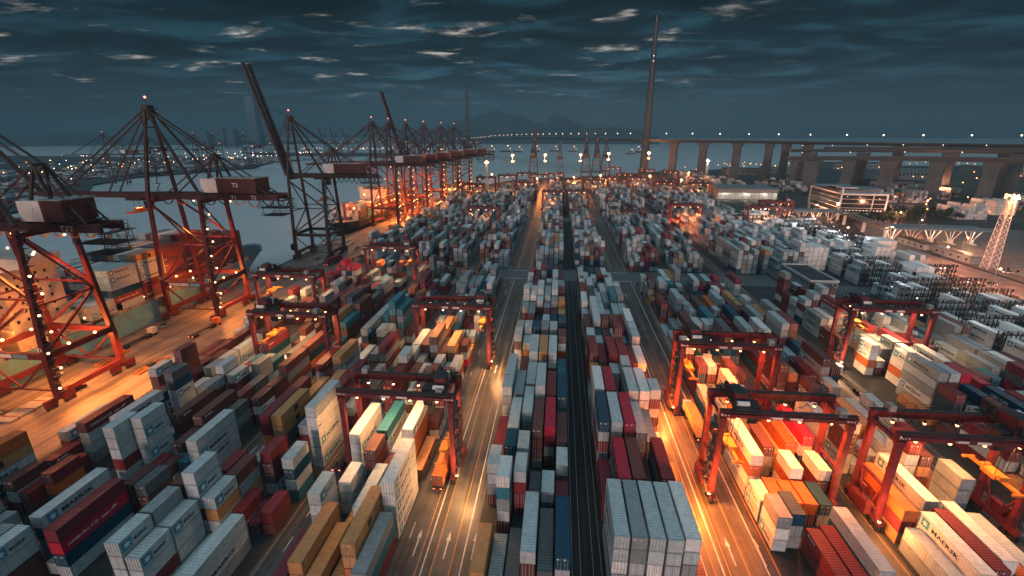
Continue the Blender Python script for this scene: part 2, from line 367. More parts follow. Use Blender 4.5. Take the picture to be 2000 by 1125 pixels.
# painted lines
wl = MB(); yl = MB()
def strip(b, x, y0, y1, wd=.18, z=.012): b.face([(x - wd / 2, y0, z), (x + wd / 2, y0, z), (x + wd / 2, y1, z), (x - wd / 2, y1, z)])
def dashes(b, x, y0, y1, on, off, wd=.18):
    y = y0
    while y < y1: strip(b, x, y, min(y + on, y1), wd); y += on + off
for a, c in ((20, 240), (263, 423), (441, 800)):
    for x in (-22.7, -15.7, 31.8, 39.8): strip(wl, x, a, c, .26)
    for x in (-23.7, -21.0, -17.6, 30.2, 32.9, 36.3, 41.7): strip(yl, x, a, c, .16)
    for x in (-52.6, -47.4, -76.6, -72, -102, -98.2, 60.2, 64.8, 91, 95.4): strip(yl, x, a, c, .16)
    for x in (-49.9, -74.3, 62.5, 93.3): dashes(wl, x, a, c, 3.5, 5, .2)
    dashes(wl, 28.6, a, c, 6, 9, .2); dashes(wl, -27, a, c, 4, 12, .2)
    for x in (4.6, 6.1, 8.4, 9.9): strip(wl, x, a, c, .05)
for x, ys in ((-25.15, 64), (-19.3, 64), (-13.9 - .2, 64.4), (34.5, 68), (40.0, 68.4), (34.5, 118), (40, 118), (-19.3, 135), (-25.1, 215), (34.5, 215)):
    wl.face([(x - .13, ys, .012), (x + .13, ys, .012), (x + .13, ys + 4.2, .012), (x - .13, ys + 4.2, .012)])
    wl.face([(x - .42, ys + 4.2, .012), (x + .42, ys + 4.2, .012), (x, ys + 6.4, .012)])
for y in (242, 258, 427, 437):
    for x in (-22, 34.4): wl.face([(x - 6, y, .016), (x + 6, y, .016), (x + 6, y + .5, .016), (x - 6, y + .5, .016)])
for x in (-143.2, -165.0):
    b = MB(); b.box(x - .1, x + .1, -150, 560 if x > -150 else 320, 0.004, .06); structure('crane_rail', b, 'steel')
for x in (-133, -129, -137.5, -152, -156): strip(yl, x, -100, 500, .2)
structure('white_road_markings', wl, 'line_white'); structure('yellow_road_markings', yl, 'line_yellow')
# the motorway side on the right
sheet('highway', [(203, 20), (222, 20), (222, 420), (232, 500), (262, 640), (243, 640), (214, 505), (203, 420)], .004, 'highway')
sheet('highway', [(226, 20), (246, 20), (246, 330), (300, 470), (340, 520), (400, 560), (395, 575), (330, 545), (280, 480), (226, 345)], .008, 'highway')
sheet('truck_park', [(250, 60), (420, 60), (420, 400), (330, 440), (250, 320)], .004, 'highway')
sheet('grass_verge', [(306, 470), (345, 505), (350, 480), (330, 450)], .012, 'grass')
sheet('dry_ground', [(420, 60), (3000, 60), (3000, 1100), (600, 1000), (330, 620), (400, 560), (420, 400)], .004, 'earth')
wl2 = MB()
for x in (204, 212.5, 221, 227, 236, 245): dashes(wl2, x, 60, 330, 4, 6, .25) if x in (212.5, 236) else strip(wl2, x, 60, 330, .25)
structure('highway_markings', wl2, 'line_white')
b = MB()      # red and white kerb blocks between highway and office side
for i in range(110): b.box(223.2, 224.4, 100 + i * 3, 102 + i * 3, 0, .5, i % 2)
structure('kerb', b, ['white', 'orange'])

# hills far behind the bridge
def hill(pts, dist, depth, name='hills'):
    """ridge given as (azimuth deg from the row direction, height) at a distance, a real mound with depth"""
    b = MB(); rows = 7; ring = []
    for k in range(rows):
        t_ = k / (rows - 1); prof = math.sin(math.pi * t_)
        rr = []
        for i, (a, h) in enumerate(pts):
            d = dist + (t_ - .5) * depth; a_ = R(a)
            hh = -3 + (h + 3) * prof ** .8 * (1 + .12 * math.sin(i * 2.3 + k * 1.7))
            rr.append((d * math.sin(a_), d * math.cos(a_), hh if 0 < k < rows - 1 else -3))
        ring.append(rr)
    for k in range(rows - 1):
        for i in range(len(pts) - 1): b.face([ring[k][i], ring[k][i + 1], ring[k + 1][i + 1], ring[k + 1][i]])
    return structure(name, b, 'hill')
def az_of(px): return math.degrees(math.atan((px - 1000) / 948.2)) - 5.72
def hgt_of(px, py, d):
    # height whose picture row is py at distance d (plain perspective)
    a = math.atan((562.5 - py) / 900 * math.cos(math.atan((px - 1000) / 948.2))) ; return HC + d * math.tan(a - R(PITCH) + .0)
def ridge(lst, d): return [(az_of(x), max(2, HC + d * (264 - y) / 948.2 * math.cos(math.atan((x - 1000) / 948.2)))) for x, y in lst]
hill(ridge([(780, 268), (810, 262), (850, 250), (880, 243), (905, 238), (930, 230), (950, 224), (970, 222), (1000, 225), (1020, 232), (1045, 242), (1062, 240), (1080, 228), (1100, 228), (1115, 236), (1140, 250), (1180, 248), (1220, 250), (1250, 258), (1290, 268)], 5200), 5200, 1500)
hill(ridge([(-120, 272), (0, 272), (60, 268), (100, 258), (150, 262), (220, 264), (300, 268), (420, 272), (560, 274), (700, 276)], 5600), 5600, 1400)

# ------------------------------------------------------------------ BRIDGE
def deck(name, label, pts, wd, th, m_='conc_dark', parapet=True):
    o = thing(name, label, 'bridge deck', (0, 0, 0)); b = MB(); rb = MB()
    P = [Vector(p) for p in pts]; n = len(P); A = []
    for i in range(n):
        d = (P[min(i + 1, n - 1)] - P[max(i - 1, 0)]); d.z = 0; d.normalize(); A.append(Vector((-d.y, d.x, 0)))
    for i in range(n - 1):
        for (u0, u1, zt, zb, bb) in ((-wd / 2, wd / 2, 0, -th, b), (-wd / 2, -wd / 2 + .3, 1.1, .002, rb), (wd / 2 - .3, wd / 2, 1.1, .002, rb)):
            k0 = .32 if bb is b else 1
            q = [P[i] + A[i] * u0 * k0, P[i + 1] + A[i + 1] * u0 * k0, P[i + 1] + A[i + 1] * u1 * k0, P[i] + A[i] * u1 * k0]
            if bb is b: q = [P[i] + A[i] * u1 * .6, P[i] + A[i] * u0 * .6, P[i + 1] + A[i + 1] * u0 * .6, P[i + 1] + A[i + 1] * u1 * .6]
            else: q = [P[i] + A[i] * u1, P[i] + A[i] * u0, P[i + 1] + A[i + 1] * u0, P[i + 1] + A[i + 1] * u1]
            t4 = [P[i] + A[i] * u1, P[i] + A[i] * u0, P[i + 1] + A[i + 1] * u0, P[i + 1] + A[i + 1] * u1]
            bb.hexa([v + Vector((0, 0, zb)) for v in q] + [v + Vector((0, 0, zt)) for v in t4])
    o2 = b.build('deck_girder', m_, o); rb.build('parapet', 'conc2', o)
    return o
def bez(pts, n):
    out_ = []
    for i in range(len(pts) - 1):
        p0 = Vector(pts[max(i - 1, 0)]); p1 = Vector(pts[i]); p2 = Vector(pts[i + 1]); p3 = Vector(pts[min(i + 2, len(pts) - 1)])
        for k in range(n):
            t_ = k / n; out_.append(tuple(.5 * ((2 * p1) + (p2 - p0) * t_ + (2 * p0 - 5 * p1 + 4 * p2 - p3) * t_ * t_ + (3 * p1 - p0 - 3 * p2 + p3) * t_ ** 3)))
    out_.append(tuple(pts[-1])); return out_
PY1 = (163, 945); PY2 = (-425, 2200)
main_pts = bez([(-700, 2560, 40), (PY2[0], PY2[1], 50), (-250, 1830, 62), (-60, 1430, 67), (PY1[0], PY1[1], 67), (330, 860, 65.5), (470, 740, 64), (640, 560, 63.5), (840, 380, 63)], 6)
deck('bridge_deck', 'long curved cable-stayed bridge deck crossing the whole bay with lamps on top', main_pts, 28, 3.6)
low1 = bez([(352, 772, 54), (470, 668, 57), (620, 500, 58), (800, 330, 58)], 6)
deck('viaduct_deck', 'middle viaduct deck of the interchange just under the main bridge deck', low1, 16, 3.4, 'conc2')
low2 = bez([(322, 718, 45), (345, 705, 46), (440, 612, 50), (560, 470, 52), (700, 330, 52)], 6)
deck('ramp_deck', 'lowest curved ramp deck of the interchange, ending above the yards', low2, 15, 4.2, 'conc2')
slip = bez([(392, 760, 57.5), (500, 676, 59), (640, 530, 59.5), (820, 350, 59.5)], 6)
deck('slip_deck', 'narrow slip road deck squeezed between the main and the middle viaduct decks', slip, 12, 3.0, 'conc_dark')
def pylon(x, y, label, h, rb, rt):
    o = thing('bridge_pylon', label, 'pylon', (x, y, 0))
    a = MB(); zs = [0, 20, 67, 120, h * .58]
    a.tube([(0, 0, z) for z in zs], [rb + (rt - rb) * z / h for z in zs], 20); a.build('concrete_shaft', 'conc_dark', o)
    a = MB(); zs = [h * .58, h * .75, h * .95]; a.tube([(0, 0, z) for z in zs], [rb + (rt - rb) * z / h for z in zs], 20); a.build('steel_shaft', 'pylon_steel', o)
    a = MB(); a.tube([(0, 0, h * .95), (0, 0, h * .985)], [rt * 1.08, rt * 1.05], 20); a.tube([(0, 0, h * .985), (0, 0, h)], [.5, .25], 8); a.build('cap', 'glass', o)
    a = MB()
    for z in (h * .75, h * .72, h * .66): a.ball((-.5, -rt * 1.1 - .6, z), .7)
    a.build('pylon_lamp', 'l_white', o)
    return o
py1 = pylon(PY1[0], PY1[1], 'tall slender bridge pylon rising on the near shore, top of the picture', 281, 8.6, 3.6)
py2 = pylon(PY2[0], PY2[1], 'distant slender bridge pylon fading in haze across the channel', 296, 12, 5)
def cables(px_, py_, tgt, parent):
    a = MB()
    for i, t_ in enumerate(tgt):
        z = 160 + (285 - 160) * i / (len(tgt) - 1)
        a.tube([(0, 0, z), (t_[0] - px_, t_[1] - py_, t_[2])], .07, 4, cap=False)
    a.build('stay_cables', 'grey', parent)
cables(*PY1, [main_pts[k] for k in (23, 22, 21, 20, 19, 18, 17, 16, 15, 14)], py1)
cables(*PY1, [main_pts[k] for k in (25, 26, 27, 28, 29, 30, 31, 32)], py1)
def pier(x, y, zt, w0, w1, d, rz, label, flare=True):
    o = thing('bridge_pier', label, 'bridge pier', (x, y, 0), R(rz)); a = MB()
    zz_ = [0, zt - 9, zt - 4, zt] if flare else [0, zt]
    ww = [w0, w0 * .88, w0 * 1.15, w1] if flare else [w0, w0 * .9]
    for k in range(len(zz_) - 1):
        a.hexa([(-ww[k] / 2, -d / 2, zz_[k]), (ww[k] / 2, -d / 2, zz_[k]), (ww[k] / 2, d / 2, zz_[k]), (-ww[k] / 2, d / 2, zz_[k]),
                (-ww[k + 1] / 2, -d / 2, zz_[k + 1]), (ww[k + 1] / 2, -d / 2, zz_[k + 1]), (ww[k + 1] / 2, d / 2, zz_[k + 1]), (-ww[k + 1] / 2, d / 2, zz_[k + 1])])
    a.build('shaft', 'conc2', o)
    a = MB(); a.box(-w0 * .7, w0 * .7, -d * .8, d * .8, 0, 2.2); a.build('footing', 'conc2', o)
ords = ['first', 'second', 'third', 'fourth', 'fifth', 'sixth', 'seventh', 'eighth', 'ninth', 'tenth', 'eleventh', 'twelfth', 'thirteenth', 'fourteenth', 'fifteenth', 'sixteenth', 'seventeenth', 'eighteenth', 'nineteenth', 'twentieth'] 
for i, (x, y, zt, w0, w1, d) in enumerate([(207, 906, 62.8, 12, 24, 6), (253, 884, 62.4, 12, 24, 6), (305, 868, 62.2, 12, 24, 6), (349, 846, 61.4, 11, 12, 7), (371, 836, 61.2, 11, 12, 7), (396, 818, 61, 12, 13, 7), (478, 732, 60, 13, 15, 8), (516, 694, 60, 13, 15, 8), (552, 654, 60, 13, 15, 8), (600, 600, 60, 14, 15, 8), (725, 482, 60, 14, 15, 8)]):
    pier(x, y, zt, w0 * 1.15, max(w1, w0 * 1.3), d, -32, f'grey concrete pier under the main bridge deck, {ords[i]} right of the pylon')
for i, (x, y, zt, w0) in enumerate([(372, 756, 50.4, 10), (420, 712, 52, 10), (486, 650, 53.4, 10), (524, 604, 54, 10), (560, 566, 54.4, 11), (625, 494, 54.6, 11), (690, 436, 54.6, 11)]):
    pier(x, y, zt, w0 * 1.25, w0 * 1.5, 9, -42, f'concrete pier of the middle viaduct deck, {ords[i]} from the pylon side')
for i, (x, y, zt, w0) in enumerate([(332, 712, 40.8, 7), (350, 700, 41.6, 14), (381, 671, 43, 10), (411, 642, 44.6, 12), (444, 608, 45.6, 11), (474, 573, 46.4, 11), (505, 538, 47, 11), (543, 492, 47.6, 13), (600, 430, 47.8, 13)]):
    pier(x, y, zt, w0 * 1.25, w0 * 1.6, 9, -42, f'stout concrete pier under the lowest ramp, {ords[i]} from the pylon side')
# lamp posts on the deck
def lamp_post(h, m_='l_pale', r=.55):
    a = MB(); a.tube([(0, 0, 0), (0, 0, h)], [.22, .12], 6); a.beam((0, 0, h), (1.6, 0, h + .2), .14)
    c = MB(); c.ball((1.6, 0, h + .1), r); return a.mesh('post', 'grey'), c.mesh('lamp_head', m_)
pm, lm = lamp_post(11, 'l_pale', .95)
def place_posts(pts, every, label, group, off=0, pm=pm, lm=lm, start=0):
    acc = start
    for p, q in zip(pts, pts[1:]):
        p = Vector(p); q = Vector(q); ln = (q - p).length
        while acc < ln:
            c = p.lerp(q, acc / ln); d = (q - p).normalized(); nrm = Vector((-d.y, d.x, 0)).normalized(); c = c + nrm * off
            o = thing('street_lamp', label, 'street lamp', tuple(c), rnd.random() * 6, group)
            link('post', pm, o); link('lamp_head', lm, o); acc += every
        acc -= ln
place_posts(main_pts, 46, 'tall lit lamp post standing on the long bridge deck', 'lamp posts along the bridge deck')
pm2, lm2 = lamp_post(6, 'l_pale', .4)
place_posts(low1, 40, 'short lit lamp post on the middle viaduct deck', 'lamp posts along the middle viaduct', 0, pm2, lm2, 12)
place_posts(low2, 55, 'short lit lamp post on the lowest viaduct ramp', 'lamp posts along the lowest ramp', 0, pm2, lm2, 20)

# ------------------------------------------------------------------ CONTAINERS
PAL = {'pale grey': (.42, .50, .525), 'white': (.70, .72, .71), 'grey': (.25, .295, .315), 'dark grey': (.10, .12, .13), 'brown': (.115, .045, .042), 'maroon': (.16, .026, .036),
       'crimson': (.40, .018, .048), 'red': (.20, .028, .031), 'ochre': (.47, .24, .10), 'orange': (.50, .13, .035), 'dark blue': (.004, .055, .10), 'teal': (.03, .16, .215), 'olive': (.22, .20, .04)}
NEARPAL = [('pale grey', 32), ('grey', 13), ('white', 7), ('brown', 15), ('maroon', 10), ('crimson', 1.2), ('red', 3.5), ('ochre', 5), ('orange', 2), ('dark blue', 6), ('teal', 3), ('dark grey', 3)]
LEFTPAL = [('pale grey', 24), ('grey', 13), ('white', 3), ('brown', 22), ('maroon', 13), ('crimson', .8), ('red', 4), ('ochre', 3), ('orange', 2), ('dark blue', 8), ('teal', 4), ('dark grey', 6), ('olive', 1)]
GREYPAL = [('pale grey', 34), ('grey', 22), ('white', 9), ('brown', 13), ('maroon', 6), ('ochre', 3), ('dark blue', 5), ('teal', 3), ('dark grey', 6)]
WHITEPAL = [('white', 88), ('pale grey', 12)]
def pick(pal):
    t_ = rnd.random() * sum(a[1] for a in pal)
    for n_, w_ in pal:
        t_ -= w_
        if t_ <= 0: return n_
    return pal[0][0]
CW, CH, TH = 2.5, 2.62, 2.72
stacks = []      # dicts: x, y, len, z0, cols, row, block
occupied = []
def add_stack(x, y, ln, cols, row, block, z0=.02, brand=None): stacks.append(dict(x=x, y=y, ln=ln, cols=list(cols), row=row, block=block, z0=z0))
BL = {
 'LC': ([-13.0 + 2.85 * i for i in range(6)], 44, 700), 'RC': ([10.7 + 2.85 * i for i in range(6)], 46, 700),
 'A': ([-45.6 + 2.83 * i for i in range(6)], 38, 690), 'B5': ([-70.2 + 2.83 * i for i in range(6)], 38, 620),
 'G': ([-94.7 + 2.83 * i for i in range(6)], 36, 560), 'H': ([-119.8 + 2.83 * i for i in range(6)], 36, 560),
 'B': ([42.3 + 2.83 * i for i in range(6)], 40, 720), 'C': ([66.6 + 2.83 * i for i in range(6)], 40, 720), 'D': ([102.0 + 2.83 * i for i in range(6)], 44, 720)}
PITCH_Y = 13.15
# hand-read stacks: block, row, y of the near end, length, tiers, colours from the top down
MAN = [
 ('LC', 3, 57.5, 13.4, ['pale grey', 'brown', 'grey', 'brown']), ('LC', 4, 56.5, 13.4, ['dark grey', 'white', 'grey']), ('LC', 5, 57, 13.4, ['dark blue', 'pale grey', 'brown', 'grey']),
 ('LC', 1, 56, 12.4, ['grey']), ('LC', 0, 57.5, 10.5, ['ochre', 'ochre']), ('LC', 2, 57, 13, ['dark grey']),
 ('LC', 0, 78, 6.1, ['pale grey', 'pale grey', 'grey', 'maroon']), ('LC', 1, 84, 6.1, ['dark blue', 'orange', 'red', 'maroon']), ('LC', 2, 76, 6.1, ['pale grey', 'red', 'maroon', 'red']), ('LC', 2, 83.5, 6.3, ['pale grey', 'grey', 'brown', 'grey']),
 ('LC', 4, 74, 6.3, ['pale grey', 'dark blue', 'brown']), ('LC', 5, 74.5, 6.1, ['maroon', 'red']), ('LC', 5, 82, 6.3, ['pale grey', 'brown', 'maroon']), ('LC', 3, 74, 12.4, ['dark grey']),
 ('LC', 1, 90.5, 13.2, ['pale grey', 'grey', 'brown', 'grey']), ('LC', 0, 87, 12, ['red', 'maroon', 'grey']), ('LC', 3, 90.5, 13.0, ['brown', 'red', 'brown', 'grey']), ('LC', 4, 91.5, 13.2, ['crimson', 'maroon', 'grey', 'brown']), ('LC', 2, 97, 12.4, ['pale grey', 'grey', 'brown', 'grey']), ('LC', 5, 90, 12.4, ['brown', 'grey', 'brown']),
 ('LC', 3, 105.5, 12.6, ['pale grey', 'pale grey', 'grey', 'brown', 'grey']), ('LC', 1, 105.5, 12.6, ['grey', 'white', 'brown', 'brown']), ('LC', 2, 111, 12.6, ['pale grey', 'pale grey', 'red', 'grey']), ('LC', 4, 106, 12.6, ['red', 'pale grey', 'grey', 'grey']), ('LC', 5, 105, 12.6, ['dark blue', 'teal', 'dark blue', 'grey']),
 ('LC', 2, 125, 12.6, ['pale grey', 'white', 'brown', 'grey', 'brown']), ('LC', 3, 125, 12.6, ['ochre', 'grey', 'brown', 'grey', 'brown']), ('LC', 4, 125, 12.6, ['pale grey', 'white', 'maroon', 'grey', 'brown']), ('LC', 5, 119, 12.6, ['teal', 'dark blue', 'grey']), ('LC', 1, 120, 12.6, ['brown', 'maroon', 'brown']),
 ('RC', 0, 59.5, 13.2, ['pale grey', 'pale grey', 'white', 'grey', 'pale grey']), ('RC', 1, 59.5, 13.2, ['grey', 'grey', 'pale grey', 'pale grey', 'grey']), ('RC', 2, 59.5, 13.2, ['pale grey', 'pale grey', 'white', 'grey', 'white']), ('RC', 3, 59.5, 13.2, ['pale grey', 'pale grey', 'pale grey', 'grey', 'white']), ('RC', 4, 60, 13.2, ['white', 'pale grey', 'grey', 'pale grey', 'grey']), ('RC', 5, 60, 13, ['maroon']),
 ('RC', 1, 76.2, 13.2, ['crimson', 'teal', 'white', 'teal']), ('RC', 2, 76.5, 13.2, ['brown', 'teal', 'maroon', 'grey']), ('RC', 4, 77, 13.2, ['maroon', 'teal', 'dark blue', 'ochre']), ('RC', 3, 77, 13.2, ['brown', 'dark blue']), ('RC', 5, 76, 13, ['ochre', 'ochre']), ('RC', 0, 76, 12.6, ['maroon', 'brown']),
 ('RC', 0, 91, 13.2, ['dark blue', 'pale grey', 'red', 'grey', 'maroon']), ('RC', 1, 91, 13.2, ['pale grey', 'grey', 'grey', 'brown', 'grey']), ('RC', 2, 91, 13.2, ['crimson', 'maroon', 'grey', 'grey', 'brown']), ('RC', 3, 91.5, 13.2, ['pale grey', 'pale grey', 'grey', 'teal']), ('RC', 4, 92, 13, ['grey', 'grey', 'teal']), ('RC', 5, 91, 13, ['white']),
 ('RC', 0, 105.2, 12.6, ['white', 'white', 'pale grey', 'grey', 'grey']), ('RC', 1, 105.2, 12.6, ['crimson', 'red', 'grey', 'grey', 'brown']), ('RC', 2, 106, 12.4, ['grey', 'brown']), ('RC', 3, 105.2, 12.6, ['pale grey', 'pale grey', 'grey', 'brown', 'white']), ('RC', 4, 105.2, 12.6, ['white', 'white', 'pale grey', 'grey', 'brown']),
 ('A', 5, 67.5, 13.2, ['white', 'white', 'white', 'white', 'white']), ('A', 4, 56, 13.4, ['ochre', 'ochre', 'orange', 'ochre']), ('A', 3, 66.5, 12.4, ['pale grey', 'dark grey', 'grey']), ('A', 1, 54, 13.4, ['ochre', 'ochre', 'brown']), ('A', 2, 52.5, 13, ['ochre', 'brown']), ('A', 3, 52.5, 13, ['ochre']), ('A', 5, 53, 13, ['grey', 'teal', 'maroon']),
 ('A', 4, 71, 12.8, ['pale grey', 'brown', 'pale grey']), ('A', 2, 66, 12.6, ['ochre']), ('G', 2, 54, 12.6, ['grey']), ('A', 0, 50, 13, ['maroon', 'maroon']),
 ('A', 0, 84.5, 13, ['white', 'white', 'white', 'white']), ('A', 2, 86.5, 12.6, ['teal', 'white', 'white', 'white']), ('A', 4, 87.5, 12.6, ['white', 'orange', 'orange', 'brown']), ('A', 1, 84, 12.6, ['white']), ('A', 3, 86, 12.6, ['white', 'orange']), ('A', 5, 84, 12.6, ['ochre']),
 ('B5', 1, 85.5, 12.6, ['maroon', 'maroon', 'orange', 'maroon', 'brown']), ('B5', 2, 85.5, 12.6, ['ochre', 'ochre', 'dark grey', 'brown', 'dark grey']), ('B5', 4, 86.5, 12.2, ['grey', 'maroon', 'brown', 'grey']), ('B5', 5, 85.8, 12.6, ['pale grey', 'white', 'white', 'white', 'white', 'pale grey']),
 ('B5', 1, 101, 12.6, ['ochre', 'brown', 'grey']), ('B5', 3, 101, 12.6, ['ochre', 'ochre', 'grey', 'brown']),
 ('B5', 5, 75, 6.1, ['pale grey', 'dark blue', 'pale grey', 'teal']), ('B5', 1, 70.5, 6.6, ['red', 'grey', 'pale grey', 'pale grey']), ('B5', 3, 50, 12.8, ['pale grey', 'pale grey']), ('B5', 4, 50, 12.8, ['pale grey', 'pale grey', 'grey']), ('B5', 2, 50, 12.8, ['pale grey']), ('B5', 3, 66, 6.2, ['red', 'grey']), ('B5', 4, 66, 6.2, ['red']), ('B5', 5, 66, 6.2, ['maroon', 'brown']),
 ('B5', 0, 77, 12.4, ['grey']), ('B5', 0, 70, 6.1, ['teal']),
 ('G', 5, 78.5, 12.6, ['pale grey', 'pale grey', 'pale grey', 'pale grey']), ('G', 4, 78, 6.1, ['teal', 'teal']), ('G', 5, 68, 6.1, ['pale grey']), ('G', 1, 78, 6.4, ['pale grey', 'pale grey', 'pale grey', 'pale grey', 'pale grey', 'pale grey']), ('G', 1, 56, 12.8, ['pale grey', 'dark blue', 'grey', 'grey']), ('G', 3, 53.5, 12.8, ['maroon', 'crimson', 'dark blue', 'pale grey']), ('G', 0, 58, 12.8, ['orange', 'brown']),
 ('G', 2, 86, 12.6, ['brown', 'maroon']),
 ('H', 5, 85, 12.8, ['pale grey', 'dark blue', 'maroon', 'pale grey']), ('H', 3, 82, 12.8, ['red', 'pale grey', 'pale grey', 'grey']), ('H', 1, 82, 12.8, ['pale grey', 'maroon', 'grey']), ('H', 0, 86, 12.6, ['grey', 'grey']), ('H', 4, 98, 12.6, ['dark blue', 'pale grey', 'grey']), ('H', 2, 97, 12.6, ['red', 'grey']),
 ('H', 3, 66, 6.4, ['brown', 'pale grey', 'maroon']), ('H', 4, 66, 12.6, ['red', 'brown']),
 ('B', 0, 86, 13.2, ['white', 'orange', 'white', 'pale grey']), ('B', 0, 72, 6.1, ['grey', 'white', 'pale grey']), ('B', 1, 73, 6.1, ['dark blue', 'grey', 'grey']), ('B', 0, 79, 6.4, ['white', 'pale grey']), ('B', 1, 80, 6.1, ['orange', 'brown']), ('B', 3, 86, 6.3, ['white', 'orange', 'white']), ('B', 5, 86, 6.6, ['white', 'maroon', 'maroon']),
 ('B', 2, 79, 6.6, ['orange', 'grey']), ('B', 3, 79, 6.6, ['orange', 'brown']), ('B', 4, 79, 6.6, ['dark blue', 'grey']), ('B', 2, 93, 12.6, ['brown', 'pale grey', 'grey']), ('B', 4, 62, 13.8, ['pale grey', 'teal', 'grey']), ('B', 2, 60, 12.8, ['maroon', 'brown']), ('B', 3, 61, 12.8, ['maroon', 'maroon']), ('B', 5, 64, 12.8, ['pale grey']),
 ('B', 4, 95, 12.6, ['orange', 'orange', 'grey']), ('B', 5, 94, 13, ['crimson', 'white', 'dark blue', 'grey']), ('B', 3, 94.5, 12.6, ['ochre', 'grey']),
 ('C', 0, 76, 13.6, ['orange', 'maroon', 'ochre']), ('C', 1, 77, 13.2, ['ochre', 'orange']), ('C', 2, 79, 14.4, ['white', 'white', 'grey']), ('C', 1, 63, 13.2, ['white', 'white', 'white']), ('C', 2, 64, 13.2, ['maroon', 'brown', 'grey']), ('C', 0, 62, 12.8, ['pale grey', 'grey']), ('C', 3, 66, 13.4, ['white', 'pale grey', 'white']), ('C', 4, 66, 12.8, ['orange', 'brown']), ('C', 5, 67, 12.8, ['pale grey', 'grey']),
 ('C', 0, 105, 12.6, ['pale grey', 'white', 'grey']), ('C', 2, 104, 12.6, ['maroon', 'brown', 'brown']), ('C', 3, 104, 12.6, ['ochre', 'ochre', 'grey']), ('C', 4, 104, 12.6, ['pale grey', 'grey', 'brown']), ('C', 1, 110, 12.6, ['white', 'pale grey']),
 ('D', 0, 118, 12.6, ['ochre']), ('D', 2, 132, 12.8, ['white', 'white', 'orange', 'white']), ('D', 1, 146, 6.2, ['white', 'brown']), ('D', 0, 146, 6.2, ['white', 'white', 'orange', 'white']), ('C', 4, 170, 12.6, ['ochre', 'ochre', 'ochre', 'maroon']),
]
for blk, row, y, ln, cols in MAN:
    add_stack(BL[blk][0][row], y, ln, cols[::-1], row, blk); occupied.append((blk, row, y - .3, y + ln + .3))
def free(blk, row, y0, y1): return not any(b_ == blk and r_ == row and y0 < e and y1 > s_ for b_, r_, s_, e in occupied)
def gapzone(y0, y1): return (y0 < 264 and y1 > 239) or (y0 < 441 and y1 > 423)
def fill(blk, pal, mean, spread, empt=.06, ystart=None, yend=None, maxt=6):
    rows, ys, ye = BL[blk]; ys = ystart or ys; ye = yend or ye
    nb = int((ye - ys) / PITCH_Y)
    for k in range(nb):
        y = ys + k * PITCH_Y
        if gapzone(y, y + 12.6): continue
        bay = rnd.gauss(0, spread * .6); twenty = rnd.random() < .38; bc = pick(pal)
        for r_, x in enumerate(rows):
            segs = [(y, 6.15), (y + 6.45, 6.15)] if (twenty if rnd.random() < .85 else not twenty) else [(y, 12.55)]
            for (yy, ln) in segs:
                if not free(blk, r_, yy, yy + ln) or rnd.random() < empt: continue
                n_ = int(round(min(maxt, max(1, mean + bay + rnd.gauss(0, spread)))))
                cl = [pick(pal) if rnd.random() < .7 else bc for _ in range(n_)]
                add_stack(x + rnd.uniform(-.04, .04), yy + rnd.uniform(-.08, .08), ln, cl, r_, blk)
for q in (('G', 4, 36, 67), ('G', 5, 36, 67), ('B5', 5, 36, 64), ('G', 2, 40, 53), ('A', 5, 36, 52), ('B', 0, 50, 71), ('B', 1, 50, 72)): occupied.append(q)
fill('LC', NEARPAL, 4.0, .8, .04, ystart=58, yend=240); fill('LC', GREYPAL, 4.4, .8, .04, ystart=264)
fill('RC', NEARPAL, 4.1, .8, .04, ystart=60, yend=240); fill('RC', GREYPAL, 4.3, .8, .04, ystart=264)
fill('A', NEARPAL, 3.3, 1.0, .08, ystart=53, yend=240); fill('A', GREYPAL, 4.8, .9, .03, ystart=264, maxt=7)
fill('B5', LEFTPAL, 3.3, 1.1, .10, ystart=50, yend=240); fill('B5', GREYPAL, 4.6, .9, .04, ystart=264)
fill('G', LEFTPAL, 2.9, 1.1, .14, ystart=48, yend=240); fill('G', GREYPAL, 4.2, 1, .05, ystart=264)
fill('H', LEFTPAL, 2.5, 1.0, .20, yend=240); fill('H', GREYPAL, 3.6, 1, .12, ystart=264, yend=440); fill('H', GREYPAL, 4.2, 1, .06, ystart=441)
fill('B', NEARPAL, 3.0, 1.0, .10, ystart=60, yend=240); fill('B', GREYPAL, 4.4, .9, .05, ystart=264)
fill('C', NEARPAL, 2.9, 1.0, .12, ystart=63, yend=240); fill('C', GREYPAL, 4.2, .9, .05, ystart=264)
fill('D', NEARPAL, 3.0, 1.0, .12, yend=228); fill('D', GREYPAL, 4.2, .9, .05, ystart=264)
